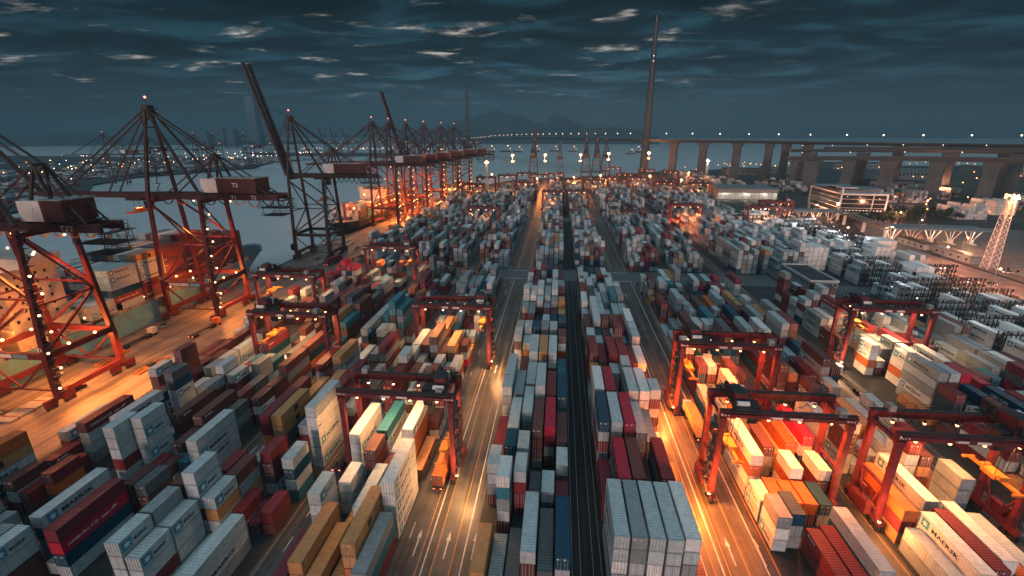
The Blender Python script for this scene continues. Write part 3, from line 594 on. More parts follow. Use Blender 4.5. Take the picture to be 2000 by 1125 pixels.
# right-hand yards: mixed boxes then the white refrigerated ones between their racks
BL['E'] = ([121.5 + 2.83 * i for i in range(3)], 60, 225); fill('E', NEARPAL, 2.6, 1, .2, yend=215)
BL['K'] = ([128.5 + 2.83 * i for i in range(7)], 262, 640); fill('K', [('white', 40), ('pale grey', 30), ('grey', 8), ('brown', 8), ('maroon', 5)], 4.0, 1, .1)
BL['P'] = ([153 + 2.83 * i for i in range(6)], 300, 640); fill('P', WHITEPAL, 4.2, 1, .12, yend=420); fill('P', GREYPAL, 3.0, 1, .2, ystart=430)
BL['Q'] = ([132.5 + 2.83 * i for i in range(5)], 60, 228); fill('Q', NEARPAL, 2.2, .9, .25, yend=200)
RACKS = []
for i, (x, y, n_) in enumerate([(150, 190, 4), (150, 206, 4), (152, 222, 4), (158, 246, 4), (158, 262, 4), (160, 278, 4), (172, 176, 4), (172, 192, 4), (174, 208, 4), (176, 224, 4), (182, 248, 4), (150, 174, 4), (150, 158, 4), (150, 142, 4), (150, 126, 4), (172, 160, 4), (172, 144, 4),
                              (176, 300, 5), (176, 316, 5), (176, 332, 5), (178, 348, 5), (156, 340, 5), (158, 360, 5), (160, 380, 5), (150, 400, 5), (184, 364, 5), (186, 380, 5), (140, 384, 5)]):
    RACKS.append((x, y, n_))
    for k in range(7):
        if rnd.random() < (.6 if y < 290 else .75):
            h_ = rnd.choice([1, 2, 3, 4, 4]) if y < 290 else rnd.choice([3, 4, 5, 5])
            add_stack(x + k * 2.8, y + 1.9, 12.2, [pick(WHITEPAL) for _ in range(h_)], k, 'W')
for x, y, n_, h_ in [(176, 268, 4, 6), (165, 292, 5, 5), (187, 285, 4, 6), (190, 262, 4, 5), (140, 276, 6, 5), (176, 236, 3, 5)]:
    for k in range(n_): add_stack(x + k * 2.7, y, 12.2, ['white'] * max(1, h_ - rnd.choice([0, 0, 1])), k, 'W')
# yards behind the office and under the viaduct
for bx, by, n_, m_, pal in [(425, 500, 8, 2, WHITEPAL), (372, 470, 9, 2, WHITEPAL), (380, 585, 16, 3, GREYPAL), (430, 620, 20, 4, GREYPAL), (300, 690, 20, 5, GREYPAL), (200, 700, 24, 6, GREYPAL), (210, 850, 16, 5, GREYPAL), (480, 520, 10, 3, GREYPAL), (540, 560, 14, 4, GREYPAL), (-140, 560, 8, 6, GREYPAL)]:
    for j in range(m_):
        for k in range(n_):
            if rnd.random() < .85: add_stack(bx + k * 2.8, by + j * 14.5, 12.5, [pick(pal) for _ in range(rnd.choice([2, 3, 4, 5] if by != 500 else [4, 5]))], k, 'Z')
# cargo on the big ship, deck at z 8.5
def ship_bay(y, tiers, x0, n_, cols, z0):
    for k in range(n_):
        add_stack(x0 + k * 2.53, y, 12.4, [(cols[t] if isinstance(cols, list) and t < len(cols) and k >= n_ - 2 else pick(GREYPAL if rnd.random() < .5 else NEARPAL)) for t in range(tiers if k > 1 else tiers - 1)], k, 'S', z0)
ship_bay(151, 6, -199.5, 12, ['pale grey', 'red', 'dark blue', 'pale grey', 'pale grey', 'pale grey'], 10)
ship_bay(164.5, 7, -199.5, 12, ['brown', 'maroon', 'maroon', 'pale grey', 'pale grey', 'pale grey', 'ochre'], 10)
for y, tt in ((178, 7), (191.5, 8), (205, 7), (218.5, 6)): ship_bay(y, tt, -199.5, 11, ['brown', 'maroon', 'brown', 'maroon', 'brown', 'maroon', 'brown', 'maroon'], 10)
for y, tt in ((100, 6), (86.5, 7), (73, 6), (59, 7), (46, 6)): ship_bay(y, tt, -199.5, 12, ['pale grey', 'ochre', 'maroon', 'pale grey', 'dark blue', 'pale grey', 'ochre'], 10)
ship_bay(141, 2, -199.5, 12, ['pale grey', 'pale grey'], 10)
# second ship
for y in range(372, 520, 14): ship_bay(y, rnd.choice([3, 4, 4, 5]), -190, 10, None, 7)

# brand and lettering per container
items = []
grid = {}
for s_ in stacks:
    key = (s_['block'], s_['row']); grid.setdefault(key, []).append(s_)
def covered(s_, key, ya, yb):
    """how high the neighbouring row stands between ya and yb (least)"""
    h = [t_['z0'] + len(t_['cols']) * TH for t_ in grid.get(key, []) if t_['y'] < yb - 1 and t_['y'] + t_['ln'] > ya + 1]
    return min(h) if h else s_['z0']
for s_ in stacks:
    x, y, ln, z0 = s_['x'], s_['y'], s_['ln'], s_['z0']; side = 1 if x < -8 else -1; xs_ = x + CW if side > 0 else x
    hn = covered(s_, (s_['block'], s_['row'] + side), y, y + ln)
    fr = [t_['z0'] + len(t_['cols']) * TH for t_ in grid[(s_['block'], s_['row'])] if abs(t_['y'] + t_['ln'] - y) < 5]
    hf = max(fr) if fr else z0
    for t, c_ in enumerate(s_['cols']):
        za = z0 + t * TH; zb = za + CH; a_ = 0
        if t == len(s_['cols']) - 1: a_ += area([(x, y, zb), (x + CW, y, zb), (x + CW, y + ln, zb), (x, y + ln, zb)])
        else:
            a_ += 0
        if zb > hf + .5: a_ += area([(x, y, za), (x + CW, y, za), (x + CW, y, zb), (x, y, zb)])
        if abs(x) > 10 and zb > hn + .5: a_ += area([(xs_, y, za), (xs_, y + ln, za), (xs_, y + ln, zb), (xs_, y, zb)])
        items.append(dict(s=s_, t=t, col=c_, a=a_, x=x, y=y, z=za, ln=ln, n=len(s_['cols'])))
        r_ = rnd.random(); br = None
        if ln > 11:
            if c_ in ('pale grey', 'white'): br = 'MAERSK' if r_ < .62 else None
            elif c_ == 'grey': br = 'MAERSK' if r_ < .3 else None
            elif c_ in ('crimson', 'red'): br = 'HAMBURG SÜD' if r_ < .6 else None
            elif c_ == 'ochre': br = 'MSC' if r_ < .6 else None
            elif c_ == 'dark blue': br = 'CMA CGM' if r_ < .4 else None
            elif c_ in ('brown', 'maroon'): br = 'SLASH' if r_ < .35 else None
        else:
            if c_ in ('pale grey', 'white') and r_ < .5: br = 'MAERSK'
        items[-1]['br'] = br
        items[-1]['door'] = (rnd.random() < .72) if c_ != 'ochre' else (rnd.random() < .4)
items.sort(key=lambda i: -i['a'])
solo = items[:300]; rest = items[300:]

def body_faces(mb, x, y, z, ln, c, door_front, mi_p=0, mi_d=1, frame=False, top_u=0):
    X, Y, Z = x + CW, y + ln, z + CH
    uS = [(0, 0), (ln, 0), (ln, CH), (0, CH)]; uE = [(0, 0), (CW, 0), (CW, CH), (0, CH)]; uT = [(0, 0), (0, CW), (ln, CW), (ln, 0)]
    mb.face([(x, y, z), (X, y, z), (X, y, Z), (x, y, Z)], mi_d if door_front else mi_p, c, uE)
    mb.face([(X, Y, z), (x, Y, z), (x, Y, Z), (X, Y, Z)], mi_p, c, uE)
    mb.face([(x, Y, z), (x, y, z), (x, y, Z), (x, Y, Z)], mi_p, c, uS)
    mb.face([(X, y, z), (X, Y, z), (X, Y, Z), (X, y, Z)], mi_p, c, uS)
    mb.face([(x, y, Z), (X, y, Z), (X, Y, Z), (x, Y, Z)], mi_p, c, uT)
def letter(mb, br, x, y, z, ln, col_, sides=(-1, 1), mi_ink=0, mi_white=1, mi_blue=2):
    """lettering on both long sides of a box standing at x, y, z"""
    for side in sides:
        X = x + CW + .03 if side > 0 else x - .03; ux = (0, 1, 0) if side > 0 else (0, -1, 0)
        def pt(u): return y + u if side > 0 else y + ln - u
        def quad(u0, u1, v0, v1, mi, e=0):
            Xe = X + side * e
            q = [(Xe, pt(u0), z + v0), (Xe, pt(u1), z + v0), (Xe, pt(u1), z + v1), (Xe, pt(u0), z + v1)]
            mb.face(q, mi)
        if br == 'MAERSK':
            k = ln / 12.5
            e0 = .75 * k; es = 1.75
            quad(e0, e0 + es, .45, .45 + es, mi_blue)
            cxs, czs = e0 + es / 2, .45 + es / 2      # seven pointed white star
            pts = [(X + side * .015, pt(cxs + math.sin(a_ * math.pi / 7) * (.72 if a_ % 2 == 0 else .3)), z + czs + math.cos(a_ * math.pi / 7) * (.72 if a_ % 2 == 0 else .3)) for a_ in range(14)]
            mb.face(pts if side > 0 else pts, mi_white)
            w_ = 6.0 if ln > 11 else 2.5; hh = .86 if ln > 11 else .6
            put_text(mb, 'MAERSK', (X, pt(e0 + es + .7 * k), z + .85), ux, (0, 0, 1), w_, hh, mi_ink)
        elif br == 'MSC':
            quad(5.4, 7.0, .6, 1.25, mi_ink); quad(5.4, 7.0, 1.32, 1.95, mi_ink)
        elif br == 'HAMBURG SÜD':
            put_text(mb, 'HAMBURG SÜD', (X, pt(1.0), z + 1.1), ux, (0, 0, 1), 5.6, .62, mi_white); quad(7.2, 8.7, 1.15, 1.4, mi_white)
            q = [(X, pt(8.8), z + 1.15), (X, pt(10.6), z + 1.5), (X, pt(9.9), z + 1.75)]; mb.face(q, mi_white)
        elif br == 'CMA CGM': put_text(mb, 'CMA CGM', (X, pt(2.5), z + .95), ux, (0, 0, 1), 5.0, .75, mi_white)
        elif br == 'SLASH':
            quad(1.0, 1.5, 1.75, 2.25, mi_white); quad(1.7, 3.4, 1.85, 2.1, mi_white)

# the mass of containers shown smaller than the 300 largest
mb = MB(); lb = MB()
for it in rest:
    if it['a'] <= 0 and it['y'] < 240 and it['s']['block'] not in 'SWZ': 
        # hidden inside its row, still built
        pass
    p0 = proj((it['x'] + 1.2, it['y'], it['z'] + 1)); 
    jt = rnd.uniform(.82, 1.1); c = tuple(v * jt for v in PAL[it['col']])
    body_faces(mb, it['x'], it['y'], it['z'], it['ln'], c, it['door'])
    if it['br'] and it['a'] > 25 and it['y'] < 420: letter(lb, it['br'], it['x'], it['y'], it['z'], it['ln'], it['col'])
stuff = mb.build('shipping_containers', ['paint', 'door'], kind='stuff', label='endless rows of stacked shipping containers filling the terminal yard', category='containers')
lo = lb.build('lettering', ['ink', 'plate', 'star_blue'], stuff); 

# the individual ones
_body = {}; _door = {}; _lett = {}
def body_mesh(ln, c):
    k = (ln, c)
    if k in _body: return _body[k]
    b = MB(); cc = PAL[c]; dk = tuple(v * .8 for v in cc)
    # panels sit 4 cm inside the corner posts and rails
    e = .05; X, Y, Z = CW, ln, CH
    b.face([(e, e, .14), (X - e, e, .14), (X - e, e, Z - .1), (e, e, Z - .1)], 0, cc, [(0, 0), (CW, 0), (CW, CH), (0, CH)])
    b.face([(X - e, Y - e, .14), (e, Y - e, .14), (e, Y - e, Z - .1), (X - e, Y - e, Z - .1)], 0, cc, [(0, 0), (CW, 0), (CW, CH), (0, CH)])
    b.face([(e, Y - e, .14), (e, e, .14), (e, e, Z - .05), (e, Y - e, Z - .05)], 0, cc, [(0, 0), (ln, 0), (ln, CH), (0, CH)])
    b.face([(X - e, e, .14), (X - e, Y - e, .14), (X - e, Y - e, Z - .05), (X - e, e, Z - .05)], 0, cc, [(0, 0), (ln, 0), (ln, CH), (0, CH)])
    b.face([(e, e, Z - .03), (X - e, e, Z - .03), (X - e, Y - e, Z - .03), (e, Y - e, Z - .03)], 0, cc, [(0, 0), (0, CW), (ln, CW), (ln, 0)])
    b.face([(e, e, .14), (e, Y - e, .14), (X - e, Y - e, .14), (X - e, e, .14)], 0, dk, [(0, 0)] * 4)
    for (x0, x1, y0, y1) in ((0, .16, 0, .16), (X - .16, X, 0, .16), (0, .16, Y - .16, Y), (X - .16, X, Y - .16, Y)): b.box(x0, x1, y0, y1, 0, Z, 0, dk)
    for z0_, z1_ in ((0.02, .16), (Z - .1, Z - .005)):
        b.box(.16, X - .16, .0, .1, z0_, z1_, 0, dk); b.box(.16, X - .16, Y - .1, Y, z0_, z1_, 0, dk)
        b.box(.0, .1, .16, Y - .16, z0_, z1_, 0, dk); b.box(X - .1, X, .16, Y - .16, z0_, z1_, 0, dk)
    _body[k] = b.mesh('container_body', ['paint']); return _body[k]
def door_mesh(c, side):
    k = (c, side)
    if k in _door: return _door[k]
    b = MB(); cc = tuple(v * .97 for v in PAL[c]); x0, x1 = (.19, CW / 2 - .03) if side == 0 else (CW / 2 + .03, CW - .19)
    b.box(x0, x1, .015, .045, .18, CH - .13, 0, cc)
    for f_ in (.28, .74):
        xr = x0 + (x1 - x0) * f_; b.box(xr - .03, xr + .03, -.045, .012, .16, CH - .1, 1)
        b.box(xr - .08, xr + .14, -.06, -.02, 1.05, 1.15, 1); b.box(xr - .06, xr + .06, -.05, 0, .3, .42, 1); b.box(xr - .06, xr + .06, -.05, 0, 2.2, 2.32, 1)
    b.box(x0 + .05, x0 + .45, .004, .014, 1.9, 2.15, 2)
    _door[k] = b.mesh('door', ['paint', 'grey', 'white']); return _door[k]
def lett_mesh(br, ln, c, side):
    k = (br, ln, side)
    if k in _lett: return _lett[k]
    b = MB(); letter(b, br, 0, 0, 0, ln, c, (side,)); _lett[k] = b.mesh('lettering', ['ink', 'plate', 'star_blue']); return _lett[k]
WHERE = {'LC': 'block left of dark lane', 'RC': 'block right of dark lane', 'A': 'block beside the left road', 'B5': 'block left of crane K72', 'G': 'second block from the quay', 'H': 'block nearest the quay', 'B': 'block beside the right road',
         'C': 'block right of crane 817', 'D': 'block under the far right crane', 'E': 'strip by the reefer racks', 'W': 'white reefer yard', 'S': 'deck of the ship', 'Z': 'far yard', 'K': 'far right block', 'P': 'reefer block', 'Q': 'outer strip'}
ro = {}
for blk in WHERE:
    rows = sorted({s_['row'] for s_ in stacks if s_['block'] == blk})
def ordinal(n_): return ords[n_] if n_ < len(ords) else f'{n_ + 1}th'
used = {}
for it in sorted(solo, key=lambda i: (i['s']['block'], i['s']['row'], i['y'], i['t'])):
    s_ = it['s']; blk = s_['block']
    colm = sorted({round(q['y']) for q in grid[(blk, s_['row'])] if q['y'] > 30}); bi = colm.index(round(s_['y'])) if round(s_['y']) in colm else 0
    down = it['n'] - 1 - it['t']; tier = ['topmost', 'second down', 'third down', 'fourth down', 'fifth down', 'sixth down', 'seventh down'][down]
    size = 'long' if it['ln'] > 11 else 'short'
    lab = f"{size} {it['col']} box, {tier}, {ordinal(s_['row'])} row, {ordinal(bi)} stack, {WHERE[blk]}"
    used[lab] = used.get(lab, 0) + 1
    if used[lab] > 1: lab = lab.replace('stack', 'pile')
    ln = it['ln']; c_ = it['col']
    o = link('shipping_container', body_mesh(ln, c_), None, (it['x'], it['y'], it['z'])); tag(o, lab, 'container', 'shipping containers stacked in the yard')
    if it['door']: link('door', door_mesh(c_, 0), o); link('door', door_mesh(c_, 1), o)
    if it['br']:
        for sd2 in (-1, 1): link('lettering', lett_mesh(it['br'], ln, c_, sd2), o)
print('containers', len(items), 'smallest solo area', solo[-1]['a'])
#--MACHINES--
def copy_tree(o, parent=None):
    c = o.copy(); col.objects.link(c); c.parent = parent
    for ch in o.children: copy_tree(ch, c)
    return c

# ------------------------------------------------------------------ YARD GANTRY CRANES (rubber tyred)
def rtg_meshes():
    D = {}
    S, Yh, H = 12.25, 3.9, 20.6
    for i, sy in enumerate((-1, 1)):
        b = MB(); y = sy * Yh
        b.box(-S - .9, S + .9, y - .5, y + .5, H + .2, H + 1.7)
        for x in (-8, -3, 3, 8): b.box(x - .08, x + .08, y - .62, y + .62, H - .03, H + 1.73)
        b.box(-S - .6, S + .6, y + sy * .6, y + sy * 1.3, H + 1.35, H + 1.45)
        D['girder', i] = b.mesh('girder', 'red')
        b = MB(); yo = y + sy * 1.25                    # walkway rail along the girder
        for x in range(-12, 13, 2): b.box(x - .04, x + .04, yo - .04, yo + .04, H + 1.4, H + 2.6)
        for z in (2.0, 2.6): b.box(-S - .5, S + .5, yo - .04, yo + .04, H + z - .03, H + z + .03)
        b.box(-S - .8, S + .8, y - .25, y + .25, H + 1.7, H + 1.95)
        b.box(-S - .8, S + .8, y - .5, y + .5, H + 1.703, H + 1.75)
        D['rail', i] = b.mesh('walkway_rail', 'steel')
    for i, (sx, sy) in enumerate(((-1, -1), (1, -1), (-1, 1), (1, 1))):
        b = MB(); b.beam((sx * S, sy * Yh, 2.4), (sx * S, sy * Yh, H), 1.0, .85, w2=1.1, h2=1.15)
        b.box(sx * S - .7, sx * S + .7, sy * Yh - .6, sy * Yh + .6, H - 1.2, H - .002)
        D['leg', i] = b.mesh('leg', 'red')
    for i, sx in enumerate((-1, 1)):
        b = MB(); b.box(sx * S - .5, sx * S + .5, -5.6, 5.6, 1.5, 2.6); b.beam((sx * S, -Yh + .4, 9.5), (sx * S, Yh - .4, 9.5), .5, .5)
        b.beam((sx * S, -Yh + .4, 9.2), (sx * S, -1.0, 2.7), .3); b.beam((sx * S, Yh - .4, 9.2), (sx * S, 1.0, 2.7), .3)
        b.box(sx * S - .35, sx * S + .35, -Yh, Yh, H - 1.0, H - .3)
        D['sill', i] = b.mesh('sill_beam', 'red')
    b = MB()
    for dx in (-.33, .33): b.tube([(dx - .2, 0, .78), (dx + .2, 0, .78)], .78, 14)
    b.tube([(-.6, 0, .78), (.6, 0, .78)], .3, 8, 1); b.box(-.35, .35, -.3, .3, .9, 1.6, 1)
    D['wheel'] = b.mesh('wheel', ['tyre', 'steel'])
    b = MB(); b.box(-1.9, 1.9, -4.9, 4.9, H + 2.0, H + 2.5); b.box(-1.5, 1.3, -2.2, 1.6, H + 2.5, H + 4.5, 1); b.box(-1.5, 1.3, -2.3, 1.7, H + 4.5, H + 4.62, 2)
    b.tube([(-1.6, 2.7, H + 3.1), (1.6, 2.7, H + 3.1)], .65, 12, 0); b.tube([(-1.2, -3.4, H + 3.0), (1.2, -3.4, H + 3.0)], .5, 12, 3)
    for x in (-1.9, 1.9):
        for y in (-4.8, -1.6, 1.6, 4.8): b.box(x - .05, x + .05, y - .05, y + .05, H + 2.5, H + 3.6)
        b.box(x - .04, x + .04, -4.8, 4.8, H + 3.55, H + 3.63)
    for x_, y_, w3, h3 in ((-.9, 3.9, .7, 1.4), (.9, 3.9, .5, .9), (1.5, -1.2, .5, 1.1), (-1.6, -3.6, .4, 1.7), (1.2, 1.0, .6, 2.2)): b.box(x_ - w3 / 2, x_ + w3 / 2, y_ - w3 / 2, y_ + w3 / 2, H + 2.5, H + 2.5 + h3, 3 if h3 > 2 else 0)
    for y_ in (-4.9, 4.9): b.box(-2.6, 2.6, y_ - .5, y_ + .5, H + 1.98, H + 2.2)
    D['trolley'] = b.mesh('trolley', ['steel', 'red', 'steel', 'white'])
    b = MB(); b.hexa([(-1.0, -2.1, H - 2.4), (1.0, -2.1, H - 2.4), (1.0, .2, H - 2.4), (-1.0, .2, H - 2.4), (-1.0, -2.6, H - .2), (1.0, -2.6, H - .2), (1.0, .2, H - .2), (-1.0, .2, H - .2)])
    b.box(-1.05, 1.05, -2.7, .3, H - .2, H + 1.9, 1); D['cab'] = b.mesh('operator_cab', ['glass', 'steel'])
    b = MB(); z = 0
    b.box(-.35, .35, -5.6, 5.6, .25, .65); b.box(-1.2, 1.2, -5.9, -5.5, 0, .5); b.box(-1.2, 1.2, 5.5, 5.9, 0, .5); b.box(-1.1, 1.1, -1.6, 1.6, .3, 1.2); b.box(-.9, .9, -2.4, -1.7, .7, 1.5); b.box(-.9, .9, 1.7, 2.4, .7, 1.5)
    D['spreader'] = b.mesh('spreader', 'yellow')
    for i, sx in enumerate((-1, 1)):
        b = MB()
        b.box(sx * (S + 1.2) - .55, sx * (S + 1.2) + .55, -2.8, 2.6, 2.0, 4.3)
        b.box(sx * (S + 1.2) - .5, sx * (S + 1.2) + .5, -2.6, -.6, 4.3, 4.9)
        D['power', i] = b.mesh('power_unit', 'red')
    b = MB(); x = S + .95       # stair up the leg with landings
    for k in range(9):
        z = 2.6 + k * 2.0; b.box(x, x + 1.0, -Yh - 1.3, -Yh + 1.1, z, z + .08)
        s_ = -1 if k % 2 else 1
        b.beam((x + .3 + .4 * (k % 2), -Yh - 1.1 * s_, z), (x + .3 + .4 * (k % 2), -Yh + 1.0 * s_, z + 2.0), .5, .12)
        for dy in (-1.3, 1.1): b.box(x + .95, x + 1.0, -Yh + dy - .03, -Yh + dy + .03, z, z + 1.1)
        b.box(x + .95, x + 1.0, -Yh - 1.3, -Yh + 1.1, z + 1.05, z + 1.1)
    D['stair'] = b.mesh('stair_tower', 'steel')
    b = MB(); b.tube([(-S - 1.0, -1.2, 3.9), (-S - .55, -1.2, 3.9)], 1.25, 14); D['reel'] = b.mesh('cable_reel', 'steel')
    b = MB()
    for k in range(8):
        xa = -S + 1.5 + k * 2.6
        pts = [(xa + 2.6 * u, Yh - .75, H - 1.3 * (1 - (2 * u - 1) ** 2)) for u in (0, .2, .4, .6, .8, 1)]
        b.tube(pts, .07, 4, cap=False)
    D['festoon'] = b.mesh('festoon_cable', 'tyre')
    b = MB(); b.box(-S - .3, S + .3, -Yh - .45, -Yh - .2, H - .05, H + .12); b.box(-S + 2, -S + 3.2, Yh - .9, Yh + .9, H + 1.75, H + 3.0); b.box(S - 3.0, S - 1.6, -Yh - .8, -Yh + .8, H + 1.75, H + 3.2)
    D['cabinet'] = [None, None]
    for i_, q_ in enumerate(((-S + 2, -S + 3.2, Yh - .9, Yh + .9, H + 1.75, H + 3.0), (S - 3.0, S - 1.6, -Yh - .8, -Yh + .8, H + 1.75, H + 3.2))): b = MB(); b.box(*q_); D['cabinet'][i_] = b.mesh('electrical_cabinet', 'grey')
    b = MB(); b.ball((0, 0, 0), .32); b.tube([(0, 0, .2), (0, 0, .45)], [.38, .3], 8, 1); D['lamp'] = {}
    for k in ('l_warm', 'l_orange', 'l_pale'): D['lamp'][k] = b.mesh('lamp', [k, 'steel'])
    return D
RT_ = rtg_meshes()
def rtg(cx, cy, tx, number, label, lk, power, colr, hoist=9.0, sx=1.0, near=True, flip=False, foot=True, group=None):
    o = thing('yard_gantry_crane', label, 'gantry crane', (cx, cy, 0), 0, group); o.scale.x = sx
    if not near: o['group'] = 'yard gantry cranes far back'
    for i in (0, 1): link('girder', RT_['girder', i], o); link('walkway_rail', RT_['rail', i], o); link('sill_beam', RT_['sill', i], o)
    for i in range(4): link('leg', RT_['leg', i], o)
    for x in (-12.25, 12.25):
        for y in (-5.0, -3.2, 3.2, 5.0): link('wheel', RT_['wheel'], o, (x, y, 0))
    t = link('trolley', RT_['trolley'], o, (tx, 0, 0)); link('operator_cab', RT_['cab'], t, (2.9 if tx < 0 else -2.9, 0, 0))
    sp = link('spreader', RT_['spreader'], o, (tx, 0, hoist))
    rb = MB()
    for x in (-.9, .9):
        for y in (-1.2, 1.2): rb.box(x - .04, x + .04, y - .04, y + .04, 1.2, 22.6 - hoist)
    rb.build('hoist_rope', 'steel', sp)
    link('power_unit', RT_['power', 0], o); link('power_unit', RT_['power', 1], o)
    st = link('stair_tower', RT_['stair'], o); link('cable_reel', RT_['reel'], o); link('festoon_cable', RT_['festoon'], o); link('electrical_cabinet', RT_['cabinet'][0], o); link('electrical_cabinet', RT_['cabinet'][1], o)
    if flip: st.scale.x = -1
    if number:
        b = MB(); put_text(b, number, (-12.9, -4.50, 21.2), (1, 0, 0), (0, 0, 1), 1.9, .75)
        put_text(b, number, (11.0, -4.50, 21.2), (1, 0, 0), (0, 0, 1), 1.9, .75); b.build('crane_number', 'plate', o)
        for xa, xb in ((-3.2, -1.0), (.4, 2.8)): b = MB(); b.box(xa, xb, -4.49, -4.455, 21.0, 21.9); b.build('name_plate', 'white', o)
    xs = (-9, -3, 3, 9) if near else (-8, 0, 8)
    for x in xs:
        for y in ((-3.2, 3.2) if near else (-3.2,)):
            l_ = link('lamp', RT_['lamp'][lk], o, (x, y, 20.0)); l_.scale = (1, 1, 1) if near else (1.2, 1.2, 1.2)
    if power:
        for x in ((-8, 0, 8) if near else (0,)): lamp(o, (x, 0, 20.2), power * 8.0 if near else power * 16, colr, spot=165, target=(x, 0, 0), size=.5)
        if near and foot:
            for x in ((12.3,) if cx < 0 else (-12.3,)):
                link('lamp', RT_['lamp'][lk], o, (x + (1.2 if x > 0 else -1.2), -6.4, 3.6)); lamp(o, (x + (3.4 if x > 0 else -3.0), -7.6, 5.5), power * foot * 10, colr, size=.4)
    return o
rtg(-34, 88.5, 9.6, 'K72', 'red yard gantry crane numbered K72, straddling white lit boxes beside the left road', 'l_warm', 1500, (1, .44, .15), 5.4, foot=.42)
rtg(46.9, 88.5, -8.6, '817', 'red yard gantry crane numbered 817 over orange lit boxes beside the right road', 'l_orange', 3000, (1, .22, .035), 11, flip=True, foot=.62)
rtg(77.6, 84, 9.5, 'K16', 'dark red yard gantry crane nearest the lower right corner, trolley at its far right', 'l_orange', 1900, (1, .34, .09), 11, foot=.3)
rtg(108.7, 154, -8.5, '839', 'red yard gantry crane with an orange spreader beside the yellow boxes', 'l_warm', 1800, (1, .5, .22), 15, flip=True, foot=.4)
rtg(46.9, 121, -8.8, '816', 'red yard gantry crane directly behind crane 817', 'l_orange', 2600, (1, .20, .035), 12, flip=True, foot=.7)
rtg(-34, 143, 9.6, 'K70', 'red yard gantry crane directly behind crane K72, spreader over the truck lane', 'l_warm', 1400, (1, .44, .15), 14, foot=.5)
rtg(-84, 131, -8.5, 'K69', 'red yard gantry crane second from the quay, dark trolley over its left end', 'l_orange', 1600, (1, .42, .14), 12, foot=.4)
rtg(-109, 171, -8.7, 'K75', 'red yard gantry crane closest to the quay edge, beside the ship to shore crane', 'l_orange', 1600, (1, .42, .14), 13, foot=.3)
rtg(-84, 222, 9.4, 'K66', 'red yard gantry crane before the cross road, orange lamp on its right leg', 'l_warm', 1200, (1, .45, .18), 13, foot=.3)
rtg(-58.8, 358, 2, None, 'dark yard gantry crane standing mid yard left of the road', 'l_warm', 600, (1, .4, .15), 14, foot=0)
rtg(103, 389, -9, None, 'red yard gantry crane with glowing left leg, mid yard on the right', 'l_orange', 2200, (1, .22, .06), 8, flip=True, foot=1)
rtg(161, 383, 5, None, 'red yard gantry crane over the racks in front of the office', 'l_orange', 800, (1, .36, .14), 12, foot=.3)
rtg(183, 413, 8, None, 'red yard gantry crane over the racks, closest to the glass office', 'l_orange', 900, (1, .36, .14), 12, foot=.3)
FAR = [(-4.7, 471, 4, .93), (17.9, 480, -3, .93), (-97.5, 533, 6, 1), (-97, 623, -8, 1), (-72.5, 660, 0, 1), (-50, 700, -8, 1), (-28, 673, 8, 1), (-4.7, 694, 0, .93), (19, 612, 3, .93), (43, 600, -4, 1), (93, 842, 5, 1), (95, 704, 0, 1), (142, 795, -8, 1), (172, 763, -8, 1), (125, 580, 2, 1), (165, 572, 5, 1), (105, 643, 6, 1), (-40, 560, 6, 1), (66, 640, 3, 1)]
for i, (x, y, tx, sx) in enumerate(sorted(FAR)):
    rtg(x, y, tx, None, f'distant yard gantry crane with lamps, {ordinal(i)} from the left at the yard end', 'l_orange', 1900, (1, .27, .07), 10, sx, near=False)

